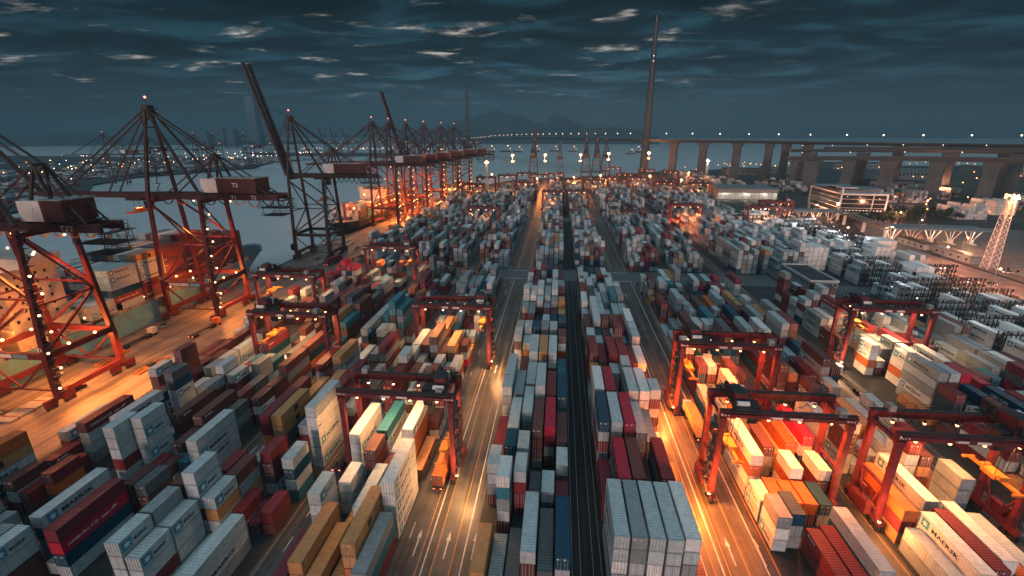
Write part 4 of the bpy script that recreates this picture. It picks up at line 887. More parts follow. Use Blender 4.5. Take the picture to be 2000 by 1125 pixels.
# ------------------------------------------------------------------ SHIP TO SHORE CRANES
def sts(cx, cy, number, label, up=False, m_='sts', trx=-24, lights=True, sc=1.0, rz=0, detail=True, lamp_power=3500, group=None, GL=42, BLn=56.0):
    o = thing('ship_to_shore_crane', label, 'quay crane', (cx, cy, 0), R(rz), group); o.scale = (sc, sc, sc)
    W, Lx, Yh, GZ = -11.0, 11.0, 10.2, 50.0
    HX = -14.0
    for sx, sy in ((W, -1), (W, 1), (Lx, -1), (Lx, 1)):
        b = MB(); top = GZ + 2.4 if sx == W else GZ + 1
        yt = sy * (Yh - 3.0)
        b.beam((sx, sy * Yh, 3.0), (sx, sy * Yh, 15), 1.9, 1.5, w2=1.7, h2=1.4); b.beam((sx, sy * Yh, 15), (sx + (1.2 if sx == Lx else 0) * 0, yt, top), 1.6, 1.3, w2=1.3, h2=1.1)
        lg = b.build('leg', m_, o)
        b = MB()           # bogie set: equaliser beams and pairs of wheels
        b.box(sx - .5, sx + .5, sy * Yh - 4.2, sy * Yh + 4.2, 2.0, 3.1)
        for q in (-2.6, 2.6):
            b.box(sx - .42, sx + .42, sy * Yh + q - 1.7, sy * Yh + q + 1.7, 1.1, 2.0)
            for k in (-1.1, 0, 1.1): b.tube([(sx - .3, sy * Yh + q + k, .55), (sx + .3, sy * Yh + q + k, .55)], .5, 10, 1)
        b.build('bogie', [m_, 'steel'], o)
    for sx in (W, Lx):
        b = MB(); b.box(sx - .7, sx + .7, -Yh + .8, Yh - .8, 3.2, 4.8); b.build('sill_beam', m_, o)
        b = MB(); b.box(sx - .55, sx + .55, -Yh + .6, Yh - .6, 14.6, 16.4); b.build('portal_beam', m_, o)
        b = MB()
        b.beam((sx, -Yh + 3.2, GZ - .5), (sx, Yh - 3.2, GZ - .5), 1.0, 1.2)
        b.beam((sx, -Yh + 1.2, 30), (sx, Yh - 1.2, 30), .5)
        b.beam((sx, -Yh + .9, 16.6), (sx, Yh - 2.4, 29.6), .6); b.beam((sx, Yh - 2.2, 30.4), (sx, -Yh + 3.4, GZ - 1.2), .5)
        b.build('cross_brace', m_, o)
    for sy in (-1, 1):
        b = MB(); b.beam((W + .9, sy * Yh, 15.5), (Lx - .9, sy * Yh, 15.5), 1.2, 1.7); b.build('portal_girder', m_, o)
        b = MB(); yy = lambda z: sy * (Yh - 3.0 * max(0, z - 15) / 36)
        b.beam((W + .8, yy(17), 17), (Lx - .8, yy(31), 31), .7); b.beam((Lx - .8, yy(32.5), 32.5), (W + .8, yy(48), 48), .7)
        b.beam((W + .8, yy(32), 32), (Lx - .8, yy(32), 32), .5); b.beam((W + .8, sy * Yh, 14), (0, sy * Yh, 5), .45); b.beam((Lx - .8, sy * Yh, 14), (0, sy * Yh, 5), .45); b.beam((W + .9, sy * Yh, 4.6), (Lx - .9, sy * Yh, 4.6), .4)
        b.build('side_brace', m_, o)
    b = MB()
    for y in (-3.2, 3.2): b.box(HX, GL, y - .6, y + .6, GZ, GZ + 2.3)
    for x in range(-12, GL + 1, 6): b.box(x - .2, x + .2, -2.6, 2.6, GZ + 1.4, GZ + 1.9)
    b.build('girder', 'sts_up' if m_ == 'sts' else m_, o)
    b = MB()
    for y in (-4.6, 4.6):
        b.box(HX, GL, y - .45, y + .45, GZ + 1.1, GZ + 1.2)
        for x in range(-14, GL + 1, 2): b.box(x - .04, x + .04, y - .04 + (.4 if y > 0 else -.4), y + .04 + (.4 if y > 0 else -.4), GZ + 1.2, GZ + 2.3)
        b.box(HX, GL, y + (.4 if y > 0 else -.4) - .05, y + (.4 if y > 0 else -.4) + .05, GZ + 2.25, GZ + 2.35)
    b.build('walkway_rail', 'steel', o)
    # boom
    BLn = 66.0 if up else BLn; ang = R(75) if up else 0
    ca, sa = math.cos(ang), math.sin(ang)
    def bp(d, y, dz): return (HX - d * ca - dz * sa * -1 * 0 - (dz * sa if up else 0) * -1 * 0, y, GZ + 1.2 + d * sa) if up else (HX - d, y, GZ + 1.2 + dz)
    b = MB()
    for y in (-2.6, 2.6): b.beam(bp(0, y, 0), bp(BLn, y, 0), 1.5 if up else 1.0, 3.4 if up else 2.2, w2=1.1 if up else .8, h2=2.0 if up else 1.3)
    for d in range(3, int(BLn), 5): b.beam(bp(d, -2.2, 0), bp(d, 2.2, 0), .5); b.beam(bp(d, -2.2, 0), bp(min(BLn, d + 5), 2.2, 0), .22)
    for y in (-4.2, 4.2): b.beam(bp(0, y, 0), bp(BLn, y, 0), .7, .12)
    bo = b.build('boom', 'sts_up' if m_ == 'sts' else m_, o)
    # A frame
    AX, AZ = -9.0, 85.0; BX, BZ = 15.5, 67.5
    b = MB()
    for sy in (-1, 1):
        b.beam((W, sy * 7.2, GZ + 2.4), (AX, sy * 1.4, AZ), 1.25, 1.1, w2=.9, h2=.9)
        b.beam((Lx + .5, sy * 7.0, GZ + 2.2), (AX, sy * 1.2, AZ), 1.0, .9, w2=.8, h2=.8)
    for z in (60, 70, 78): y_ = 7.2 - 5.8 * (z - 52) / 33; b.beam((W + 2 * (z - 52) / 33, -y_, z), (W + 2 * (z - 52) / 33, y_, z), .5)
    b.beam((-9.6, 0, 67), (1.8, 0, 67), .35)
    b.box(AX - 2.2, AX + 2.2, -2.4, 2.4, AZ - .4, AZ - .1); b.box(AX - 1.2, AX + 1.4, -1.7, 1.7, AZ - 1.8, AZ + 1.3); b.box(AX - 3.6, AX - 1.4, -1.6, 1.6, AZ - 4.2, AZ - 3.9)
    for q in (-2.1, 2.1):
        for y in (-2.3, 2.3): b.box(AX + q - .06, AX + q + .06, y - .06, y + .06, AZ, AZ + 1.5)
    b.box(AX - .1, AX + .1, -.1, .1, AZ + 1.3, AZ + 4)
    b.build('apex_frame', m_ if m_ != 'sts' else 'sts_dark', o)
    b = MB()
    for sy in (-1, 1):
        b.beam((BX, sy * 1.5, BZ), (Lx + .2, sy * 3.3, GZ + 2.3), .7); b.beam((BX, sy * 1.5, BZ), (BX + 6, sy * 3.3, GZ + 2.3), .7); b.beam((BX, sy * 1.5, BZ), (W + 5, sy * 3.3, GZ + 2.3), .45)
    b.beam((BX, -1.8, BZ), (BX, 1.8, BZ), .8); b.build('back_frame', 'sts_dark', o)
    b = MB()
    for sy in (-1, 1):
        b.tube([(AX, sy * 1.2, AZ), (BX, sy * 1.4, BZ)], .34, 6); b.tube([(BX, sy * 1.4, BZ), (GL - 4, sy * 3.2, GZ + 2.3)], .28, 6)
        if not up:
            b.tube([(AX, sy * 1.2, AZ), bp(44, sy * 2.6, 1)], .34, 6); b.tube([(AX, sy * 1.2, AZ - 1), bp(19, sy * 2.6, 1)], .28, 6)
            b.tube([(AX - 2, sy * .6, AZ - 3), bp(41, sy * 1.6, 1)], .1, 5)
        else:
            p_ = bp(24, sy * 2.6, 0); mid = ((p_[0] + AX) / 2 - 3, sy * 2, (p_[2] + AZ) / 2 - 5)
            b.tube([p_, mid, (AX, sy * 1.2, AZ)], .2, 5); b.tube([bp(42, sy * 2, 0), (AX, sy * .6, AZ + 1)], .08, 4)
    b.build('stay', 'sts_dark', o)
    # machinery house
    hq = 42 - GL; b = MB(); b.box(17.5, 34 - hq, -4.6, 4.6, GZ + 2.9, GZ + 8.6); b.box(17.2, 34.3 - hq, -4.9, 4.9, GZ + 8.6, GZ + 8.9, 1)
    b.box(10.5, 17.3, -4.5, 4.5, GZ + 3.0, GZ + 8.4, 2)
    for x in (18, 33 - hq): b.box(x, x + .6, -4, 4, GZ + 2.3, GZ + 2.9)
    b.box(34 - hq, 36.5 - hq, -5.2, 5.2, GZ + 2.6, GZ + 2.75)
    b.build('machinery_house', ['sts_up', 'grey', 'white'], o)
    if number:
        b = MB()
        for (x, y, z, wd, hh) in ((GL - 18, -4.66, GZ + 5.3, 2.6, 1.6), (GL - 11.5, -3.84, GZ + .5, 2.4, 1.3), (W - .7, -Yh - .85, 17.4, 1.6, 1.1), (Lx - .9, -Yh - .85, 17.4, 1.6, 1.1), (22, -3.84, GZ + .5, 2.4, 1.3)):
            put_text(b, number, (x, y, z), (1, 0, 0), (0, 0, 1), wd, hh)
        b.build('crane_number', 'plate', o)
        b = MB(); b.box(W + 3, W + 12, -Yh - .68, -Yh - .63, 14.9, 16.1); b.box(W + 12.6, W + 17, -Yh - .68, -Yh - .63, 14.9, 16.1, 1); b.build('name_board', ['white', 'teal'] if 'teal' in M else ['white', 'hull'], o)
    # trolley, cab, ropes, spreader
    b = MB(); b.box(trx - 3.4, trx + 3.4, -2.4, 2.4, GZ - 1.0, GZ - .05); b.box(trx - 3.4, trx + 3.4, -2.2, 2.2, GZ - .05, GZ + 1.2)
    t = b.build('trolley', 'steel', o)
    b = MB(); b.hexa([(trx + 3.6, -1.2, GZ - 4.4), (trx + 6, -1.2, GZ - 4.4), (trx + 6, 1.2, GZ - 4.4), (trx + 3.6, 1.2, GZ - 4.4), (trx + 3.2, -1.2, GZ - 1.2), (trx + 6, -1.2, GZ - 1.2), (trx + 6, 1.2, GZ - 1.2), (trx + 3.2, 1.2, GZ - 1.2)]); b.build('operator_cab', 'glass', t)
    hz = 36 if up else 44
    b = MB(); b.box(trx - 1.2, trx + 1.2, -6, 6, hz, hz + .6); b.box(trx - 1.1, trx + 1.1, -1.8, 1.8, hz + .6, hz + 1.7)
    sp = b.build('spreader', 'orange', o)
    b = MB()
    for x in (-1, 1):
        for y in (-1.4, 1.4): b.box(trx + x - .04, trx + x + .04, y - .04, y + .04, hz + 1.7, GZ - 1)
    b.build('hoist_rope', 'steel', sp)
    if detail:
        lit = (number in ('T3', 'T2'))
        b = MB()           # festoon cable loops under the girder
        n_ = 9
        x0, x1 = trx + 6, GL
        for k in range(n_):
            xa = x0 + (x1 - x0) * k / n_; xb = x0 + (x1 - x0) * (k + 1) / n_
            dp = 4.6 + rnd.uniform(-.5, .5)
            pts = [(xa + (xb - xa) * u, 4.9, GZ + .9 - dp * (1 - (2 * u - 1) ** 2) ** .8) for u in [j / 10 for j in range(11)]]
            for e in (-.25, .25): b.tube([(p[0], p[1] + e, p[2]) for p in pts], .13, 5, 1 if (number == 'T3' or k in (1, 5, 6)) and number else 0, cap=False)
        b.build('festoon_cable', ['tyre', 'fest_lit'], o)
        b = MB()           # hanging maintenance platforms at the land end
        for z, xa, xb in ((GZ - 3.2, GL - 9, GL + 3), (GZ - 6.2, GL - 8, GL + 1)):
            b.box(xa, xb, -3.8, 3.8, z, z + .12)
            for x in range(int(xa), int(xb) + 1, 2):
                for y in (-3.8, 3.8): b.box(x - .05, x + .05, y - .05, y + .05, z, z + 1.2)
            for y in (-3.8, 3.8): b.box(xa, xb, y - .05, y + .05, z + 1.15, z + 1.25); b.box(xa, xb, y - .04, y + .04, z + .6, z + .68)
            for x in (xa + 1, xb - 1):
                for y in (-3.6, 3.6): b.box(x - .08, x + .08, y - .08, y + .08, z, GZ)
        b.box(GL - .2, GL + 2.5, -4.8, 4.8, GZ - .2, GZ); b.build('hanging_platform', 'steel', o)
        b = MB(); x = Lx + .8       # stair tower on the landside leg
        for k in range(19):
            z = 4.5 + k * 2.45; yb = -Yh + 3.0 * max(0, z - 15) / 36
            b.box(x, x + 1.2, yb - 1.0, yb + 1.3, z, z + .09)
            s_ = 1 if k % 2 else -1
            b.beam((x + .6, yb - .9 * s_, z), (x + .6, yb + 1.1 * s_, z + 2.45), .5, .12)
            b.box(x + 1.15, x + 1.2, yb - 1.0, yb + 1.3, z + 1.05, z + 1.12)
            for yy2 in (-1, 0, 1.3): b.box(x + 1.15, x + 1.2, yb + yy2 - .03, yb + yy2 + .03, z, z + 1.1)
        b.build('stair_tower', 'steel', o); b = MB()
        for k in range(11):
            z = 53 + k * 2.9; b.box(-11.6 + 2 * (z - 52) / 33 - 1.4, -11.6 + 2 * (z - 52) / 33, -1, 1, z, z + .1); b.beam((-12.2, -1 + .5 * (k % 2), z), (-12.2, 1 - .5 * (k % 2), z + 2.9), .4, .1)
        b.build('mast_ladder', 'steel', o)
        b = MB(); b.tube([(W - 1.3, -Yh - 1.6, 8), (W - .7, -Yh - 1.6, 8)], 2.2, 18); b.build('cable_reel', 'steel', o)
    # lamps
    lm_ = 'l_orange'
    def lp(p, r=.42, k=lm_):
        b = MB(); b.ball(p, r); b.build('lamp', k, o)
    lp((AX, 0, AZ + 4.2), .45, 'l_red')
    if lights:
        for x, y in ((W, -4), (W, 4), (Lx, -4), (Lx, 4)): lp((x + .9, y, 16.9), .42)
        for k in range(0, 8): lp((Lx + 2.2, -Yh + 3.0 * max(0, (6 + k * 5.5) - 15) / 36 + (1.2 if k % 2 else -.8), 6 + k * 5.5), .34, 'l_warm')
        for x in (6, 22): lp((x, -4.4, GZ - .4), .3, 'l_warm')
        if lamp_power:
            lamp(o, (5, 0, 13.2), lamp_power * 2.4, SOD, size=.8); lamp(o, (Lx + 7, -6, 16), lamp_power * 3.0, SOD, spot=150, target=(Lx + 9, -6, 0), size=.8); lamp(o, (Lx + 7, 8, 16), lamp_power * 3.0, SOD, spot=150, target=(Lx + 9, 8, 0), size=.8); lamp(o, (W - 4, 2, 17), lamp_power * .12, SOD, size=.8)
            lamp(o, (4, 0, GZ - 3), lamp_power * 6, SOD, spot=120, target=(5, 0, 0), size=.8); lamp(o, (-24, 0, GZ - 3), lamp_power * .9, (1, .42, .15), spot=120, target=(-26, 0, 0), size=.8)
            lamp(o, (Lx - 3, -Yh + 1, 30), lamp_power * .12, (1, .3, .12), size=.8)
    return o
sts(-154, 72, 'T1', 'nearest ship to shore crane cut by the left edge of the picture, glowing orange', trx=-26, GL=32, lamp_power=4500)
sts(-154, 114, 'T3', 'red ship to shore crane numbered T3 with yellow-lit cable loops under its girder', trx=-20, GL=32, lamp_power=11000)
sts(-154, 180, 'T2', 'tall red ship to shore crane numbered T2, boom lowered over the container ship', trx=-23, lamp_power=7000)
sts(-154, 281, None, 'dark ship to shore crane with its boom raised, standing alone on empty quay', up=True, m_='sts_dark', trx=6, lights=False)
sts(-148, 394, None, 'first lit ship to shore crane over the small dark ship', m_='sts', trx=-20, lamp_power=16000)
sts(-146, 428, None, 'second lit ship to shore crane over the small dark ship', m_='sts', trx=-30, lamp_power=16000)
sts(-143, 468, None, 'far ship to shore crane with raised boom in the lit cluster', up=True, m_='sts', trx=4, lamp_power=16000)
sts(-140, 520, None, 'far ship to shore crane just behind the raised boom in the cluster', m_='sts', trx=-28, lamp_power=16000)
sts(-134, 575, None, 'second last ship to shore crane of the left quay', m_='sts_dark', trx=-20, lamp_power=16000)
sts(-128, 618, None, 'last ship to shore crane at the far end of the left quay', m_='sts_dark', trx=-20, lamp_power=7000)
for i, (x, y, up, sc) in enumerate([(-46, 840, True, .76), (0, 862, False, .7), (47, 868, True, .76), (66, 872, True, .76), (84, 890, False, .76)]):
    sts(x, y, None, f'small quay crane at the far end of the terminal, {ordinal(i)} from the left', up=up, m_='sts_dark', trx=-12, lights=False, sc=sc, rz=-90, detail=False)
farc = [(-700, 690, 30, 0), (-790, 860, 0, 0), (-770, 960, 0, 0), (-740, 1080, 0, 0), (-960, 1500, 0, 0), (-880, 1750, 0, 1), (-840, 1760, 0, 1), (-800, 1775, 0, 1), (-700, 1790, 0, 1), (-660, 1800, 0, 0), (-600, 1800, 0, 0), (-1100, 1450, 0, 0), (-330, 1700, 0, 1), (-310, 1705, 0, 1)]
for i, (x, y, rz, up) in enumerate(farc):
    sts(x, y, None, f'hazy quay crane of the port across the water, {ordinal(i)} of that row', up=bool(up), m_='sts_dark', trx=-12, lights=False, sc=.9, rz=rz + 180 * (i % 2) * 0, detail=False, group='quay cranes across the water')

# ------------------------------------------------------------------ SHIPS
def hull_mesh(stn, lvls, mats, bands):
    """stn: (y, half widths per level); lvls: heights per station list"""
    b = MB()
    for side in (-1, 1):
        for i in range(len(stn) - 1):
            for k in range(len(lvls) - 1):
                a0, a1 = stn[i], stn[i + 1]
                p = [(side * a0[1][k], a0[0], lvls[k] + a0[2] * (k == len(lvls) - 1)), (side * a1[1][k], a1[0], lvls[k] + a1[2] * (k == len(lvls) - 1)),
                     (side * a1[1][k + 1], a1[0] + (a1[3] if k + 1 == len(lvls) - 1 else 0), lvls[k + 1] + a1[2] * (k + 1 == len(lvls) - 1)), (side * a0[1][k + 1], a0[0] + (a0[3] if k + 1 == len(lvls) - 1 else 0), lvls[k + 1] + a0[2] * (k + 1 == len(lvls) - 1))]
                b.face(p if side > 0 else p[::-1], bands[k])
    T = len(lvls) - 1
    for i in range(len(stn) - 1):
        a0, a1 = stn[i], stn[i + 1]
        b.face([(-a0[1][T], a0[0] + a0[3], lvls[T] + a0[2] - .8), (a0[1][T], a0[0] + a0[3], lvls[T] + a0[2] - .8), (a1[1][T], a1[0] + a1[3], lvls[T] + a1[2] - .8), (-a1[1][T], a1[0] + a1[3], lvls[T] + a1[2] - .8)], 2)
    a0 = stn[0]; b.face([(s_ * a0[1][k], a0[0], lvls[k]) for s_, k in [(-1, kk) for kk in range(T + 1)] + [(1, kk) for kk in range(T, -1, -1)]][::-1], bands[T - 1])
    return b
ship = thing('container_ship', 'big container ship with light blue rust-streaked hull moored along the near quay', 'ship', (-184.2, 0, 0))
st_ = [(-30, (12, 14, 15, 15), 0, 0), (0, (15, 15.2, 15.3, 15.3), 0, 0), (195, (15, 15.2, 15.3, 15.3), 0, 0), (215, (12, 13.5, 15, 15.3), 0, 0), (232, (6, 8.5, 12.5, 14.3), 1, 2), (244, (1.2, 2.5, 7, 10.5), 2.6, 6), (249, (.3, .5, 2.5, 5), 3.2, 9), (250, (.1, .1, .4, .6), 3.4, 11)]
hull_mesh(st_, [-4, -1.4, 3.5, 8.6], None, (1, 0, 0)).build('hull', ['hull', 'boot', 'hull_dark'], ship)
b = MB()
for y0 in (43.5, 57, 70.5, 84, 97.5, 150, 163, 176.6, 190, 203.6, 217.2, 230.6): b.box(-15, 15, y0 - .1, y0 + .5, 8, 11.2)
for y0 in (46, 59, 73, 86.5, 100, 151, 164.5, 178, 191.5, 205, 218.5): b.box(-14.8, 14.8, y0, y0 + 12.4, 8.2, 9.9)
b.build('hatch_covers', 'grey', ship)
b = MB(); b.box(-14.5, 14.8, 117, 137, 8.6, 16); b.box(-12.5, 13.6, 118.5, 136, 16, 34.5); b.box(-15.5, 15.6, 124, 136.6, 34.5, 37.8); b.box(-9, 6, 118, 122, 34.5, 40.5); b.box(-2, 2, 126, 128, 37.8, 43)
sh = b.build('accommodation_block', 'ship_white', ship)
b = MB()
for k in range(6):
    for x in (-9, -5.5, -2, 1.5, 5, 8.5, 11.5): b.box(x - .45, x + .45, 136.02, 136.06, 17.6 + k * 2.8, 18.6 + k * 2.8)
    for y in (120, 123, 126, 129, 132): b.box(13.62, 13.66, y - .4, y + .4, 17.6 + k * 2.8, 18.6 + k * 2.8)
    for x in (-9, -5.5, -2, 1.5, 5, 8.5, 11.5): b.box(x - .45, x + .45, 118.44, 118.48, 17.6 + k * 2.8, 18.6 + k * 2.8)
b.box(-15, 15.1, 136.62, 136.66, 35.5, 36.9); b.build('window', 'glass', sh)
b = MB()
for k in range(34): y = 42 + k * 6; b.box(14.8, 14.95, y - .04, y + .04, 8.6, 9.9)
for z in (9.3, 9.9): b.box(14.83, 14.9, 20, 232, z - .03, z + .03)
b.box(13, 14.6, 138, 150, 9.5, 9.7); b.build('deck_rail', 'grey', ship)
b = MB(); b.tube([(3, 239, 10), (3, 239, 19)], [.4, .25], 8); b.tube([(3, 120, 40), (3, 120, 47)], .2, 6); b.build('mast', 'white', ship)
for x, y, z in ((14.4, 139, 12), (14.4, 143, 12), (14.6, 147, 12), (13.9, 118, 15), (14.6, 112, 13), (14.2, 150, 12), (14.6, 163.8, 11.5), (14.6, 177.4, 11.5), (14.6, 190.9, 11.5), (12, 132, 38.3), (-4, 136.8, 38.2)):
    b = MB(); b.ball((x, y, z), .35); b.build('lamp', 'l_warm', ship)
lamp(ship, (14.4, 144, 13), 900, (1, .5, .2)); lamp(ship, (17, 112, 18), 1500, SOD); lamp(ship, (12, 145, 24), 900, (1, .6, .35)); lamp(ship, (15, 60, 34), 3000, SOD); lamp(ship, (14.4, 200, 38), 5000, (1, .3, .1))
ship2 = thing('container_ship', 'smaller dark hulled container ship glowing orange under the far crane cluster', 'ship', (-176, 0, 0))
# bow points back towards the big ship
st2 = [(350, (.1, .1, .3, .6), 3, -6), (354, (1.5, 3, 6, 9), 2.6, -4), (366, (7, 9, 11.5, 12.5), 1.5, -1.5), (384, (11, 12, 12.6, 12.8), 0, 0), (545, (12, 12.5, 12.8, 12.8), 0, 0)]
hull_mesh(st2, [-4, -1.6, 2, 6.6], None, (1, 0, 0)).build('hull', ['hull_dark', 'boot', 'tan'], ship2)
b = MB(); b.box(-11, 11, 424, 436, 6.6, 26); b.box(-12.4, 12.4, 424, 431, 26, 29); b.build('accommodation_block', 'ship_white', ship2)
b = MB(); b.tube([(0, 356, 8), (0, 356, 17)], [.3, .2], 6); b.build('mast', 'white', ship2)
for x, y, z in ((0, 356, 17.4), (8, 423, 20), (-6, 423, 22), (10, 400, 19), (6, 372, 17)):
    b = MB(); b.ball((x, y, z), .7); b.build('lamp', 'l_warm', ship2)
lamp(ship2, (4, 360, 18), 9000, SOD); lamp(ship2, (8, 404, 32), 30000, SOD); lamp(ship2, (6, 460, 32), 30000, SOD)
def small_boat(x, y, s_, rz, label, lk='l_warm'):
    o = thing('small_vessel', label, 'boat', (x, y, -2.6), R(rz)); o.scale = (s_,) * 3
    b = MB(); b.hexa([(-2.6, -10, 0), (2.6, -10, 0), (1.4, 10, 0), (-1.4, 10, 0), (-3.2, -10.5, 2.6), (3.2, -10.5, 2.6), (1.2, 13, 3.4), (-1.2, 13, 3.4)]); b.build('hull', 'hull_dark', o)
    b = MB(); b.box(-2.2, 2.2, -8, -2, 2.7, 6.4); b.tube([(0, -4, 6.4), (0, -4, 12)], .15, 5); b.build('cabin', 'ship_white', o)
    b = MB(); b.ball((0, -4, 12.2), .9); b.ball((0, -9, 6.6), .6); b.build('lamp', lk, o)
for i, (x, y, s_, rz) in enumerate([(355, 2292, 2.2, 70), (-330, 2250, 2.4, 80), (-260, 2300, 2.4, 100), (-200, 2280, 2, 90), (-120, 2350, 2.2, 85), (-30, 2400, 2, 95), (60, 2380, 2, 90), (-350, 1700, 1.8, 60), (-330, 1680, 1.6, 120), (300, 2100, 1.6, 70), (-430, 960, 1.4, 50)]):
    small_boat(x, y, s_, rz, f'small lit vessel out on the dark bay, {ordinal(i)} of those under the bridge' if i else 'small vessel with a bright white light right of the tall pylon', 'l_white' if i == 0 else 'l_warm')

# ------------------------------------------------------------------ MASTS
def lattice_mast(x, y, h, w0, w1, label, lk, pw, c_, heads=8, r=.55):
    o = thing('floodlight_mast', label, 'floodlight mast', (x, y, 0)); b = MB(); n_ = max(4, int(h / 3.4))
    def cr(k): f = k / n_; ww = w0 + (w1 - w0) * f; return [(sx * ww / 2, sy * ww / 2, h * f) for sx, sy in ((-1, -1), (1, -1), (1, 1), (-1, 1))]
    for k in range(n_):
        A, B = cr(k), cr(k + 1)
        for i in range(4):
            j = (i + 1) % 4; b.beam(A[i], B[i], .26); b.beam(A[i], B[j], .15); b.beam(A[j], B[i], .15); b.beam(B[i], B[j], .15)
    b.build('lattice_tower', 'white', o)
    b = MB(); b.box(-w1 * .9, w1 * .9, -w1 * .9, w1 * .9, h, h + .2); b.box(-w1 * .5, w1 * .5, -w1 * .5, w1 * .5, h + .2, h + 2.2); b.build('head_platform', 'grey', o)
    for k in range(heads):
        a = 2 * math.pi * k / heads; b = MB(); rr_ = w1 * .95; b.ball((rr_ * math.cos(a), rr_ * math.sin(a), h + .6 + (k % 2) * 1.3), r); b.build('lamp', lk, o)
    lamp(o, (0, -w1 * 1.6, h + 1), pw, c_, size=1)
    return o
lattice_mast(254, 289, 41, 5.2, 2.8, 'tall white lattice floodlight mast with glaring orange lamps beside the highway', 'l_orange', 30000, (1, .36, .12), 9, .62)
lattice_mast(243, 815, 34, 4, 2.4, 'pale lattice floodlight mast standing in front of the far viaduct piers', 'l_pale', 8000, PALE, 5, 1.0)
lattice_mast(-91, 590, 42, 3.2, 2, 'floodlight mast at the end of the left yard, second mast from the left', 'l_orange', 9000, (1, .5, .25), 4, .8)
def pole_mast(x, y, h, label, pw=14000):
    o = thing('floodlight_mast', label, 'floodlight mast', (x, y, 0)); b = MB(); b.tube([(0, 0, 0), (0, 0, h)], [.6, .3], 8); b.build('pole', 'grey', o)
    for z in (h, h - 10):
        b = MB(); b.tube([(0, 0, z - .2), (0, 0, z)], 1.3, 10)
        b.build('head_ring', 'steel', o); b = MB()
        for k in range(4): a = math.pi / 2 * k; b.ball((1.2 * math.cos(a), 1.2 * math.sin(a), z + .4), 1.15)
        b.build('lamp', 'l_orange', o)
    lamp(o, (0, -3, h), pw, (1, .30, .09), size=1.2)
for i, (x, y, h) in enumerate([(-76, 770, 44), (-24, 790, 44), (34, 800, 44), (80, 805, 46), (163, 905, 44)]): pole_mast(x, y, h, f'tall pole with two rings of orange floodlights, {ordinal(i)} from the left at the yard end', 110000)
# ground level glow lamps of the busy far end
for i, (x, y, pw) in enumerate([(-100, 700, 5000), (20, 660, 6000), (60, 700, 9000), (130, 700, 7000), (-30, 640, 4000), (160, 640, 6000), (200, 760, 6000)]):
    o = thing('lamp_pole', f'low orange lamp among the stacks at the yard end, {ordinal(i)} of its row', 'lamp post', (x, y, 0)); b = MB(); b.tube([(0, 0, 0), (0, 0, 19)], .25, 6); b.build('pole', 'grey', o); b = MB(); b.ball((0, 0, 19.4), .8); b.build('lamp', 'l_orange', o); lamp(o, (0, -1.5, 19), pw * 8, SOD, size=.8)

# ------------------------------------------------------------------ BUILDINGS
of = thing('office_building', 'glass terminal office with white frame and wavy roof, raised on columns', 'office', (257, 454, 0), R(-7))
b = MB()
for x, y in ((1.2, 1.2), (36, 1.2), (1.2, 40), (36, 40), (1.2, 72), (36, 72), (18, 36)): b.box(x - .9, x + .9, y - .9, y + .9, 0, 7)
b.build('column', 'white', of)
b = MB(); b.box(.8, 37.2, .8, 73.2, 7.4, 24); b.build('glazed_body', 'glass', of)
b = MB()
b.box(0, 38, 0, 74, 6.4, 7.5); b.box(0, 38, 0, 74, 23.2, 24.6)
for x, y in ((0, 0), (0, 72.8), (36.8, 0), (36.8, 72.8)): b.box(x, x + 1.2, y, y + 1.2, 7.5, 30 if (x, y) == (0, 0) else 23.2)
b.box(26, 26.8, -.03, .7, 7.5, 23.2); b.box(0, 12, 0, .8, 29.4, 30); b.box(0, .8, 0, 14, 29.4, 30)
for z in (11.4, 15.4, 19.4): b.box(1.2, 36.8, .3, .9, z, z + .35); b.box(.3, .9, 1.2, 73, z, z + .3)
b.build('white_frame', 'white', of)
b = MB()
pts = [(k / 12, 27.4 + 1.8 * math.sin(k / 12 * 2 * math.pi * .9 + .4)) for k in range(13)]
for (u0, z0_), (u1, z1_) in zip(pts, pts[1:]):
    y0_, y1_ = 10 + u0 * 60, 10 + u1 * 60
    b.hexa([(1, y0_, z0_ - .5), (34, y0_, z0_ - .5), (34, y1_, z1_ - .5), (1, y1_, z1_ - .5), (1, y0_, z0_), (34, y0_, z0_), (34, y1_, z1_), (1, y1_, z1_)])
b.build('wavy_roof', 'roof', of)
b = MB(); b.box(4, 30, 16, 66, 24.6, 26.2); b.build('penthouse', 'wall', of)
b = MB()
for k in range(12): b.box(3 + k * 2.8, 4.6 + k * 2.8, .6, .75, 9.2, 9.7)
for x, z in ((5, 21.5), (15, 21.3), (31, 20.2), (22, 17)): b.box(x, x + .8, .6, .75, z, z + .5)
b.build('lit_window', 'l_win', of)
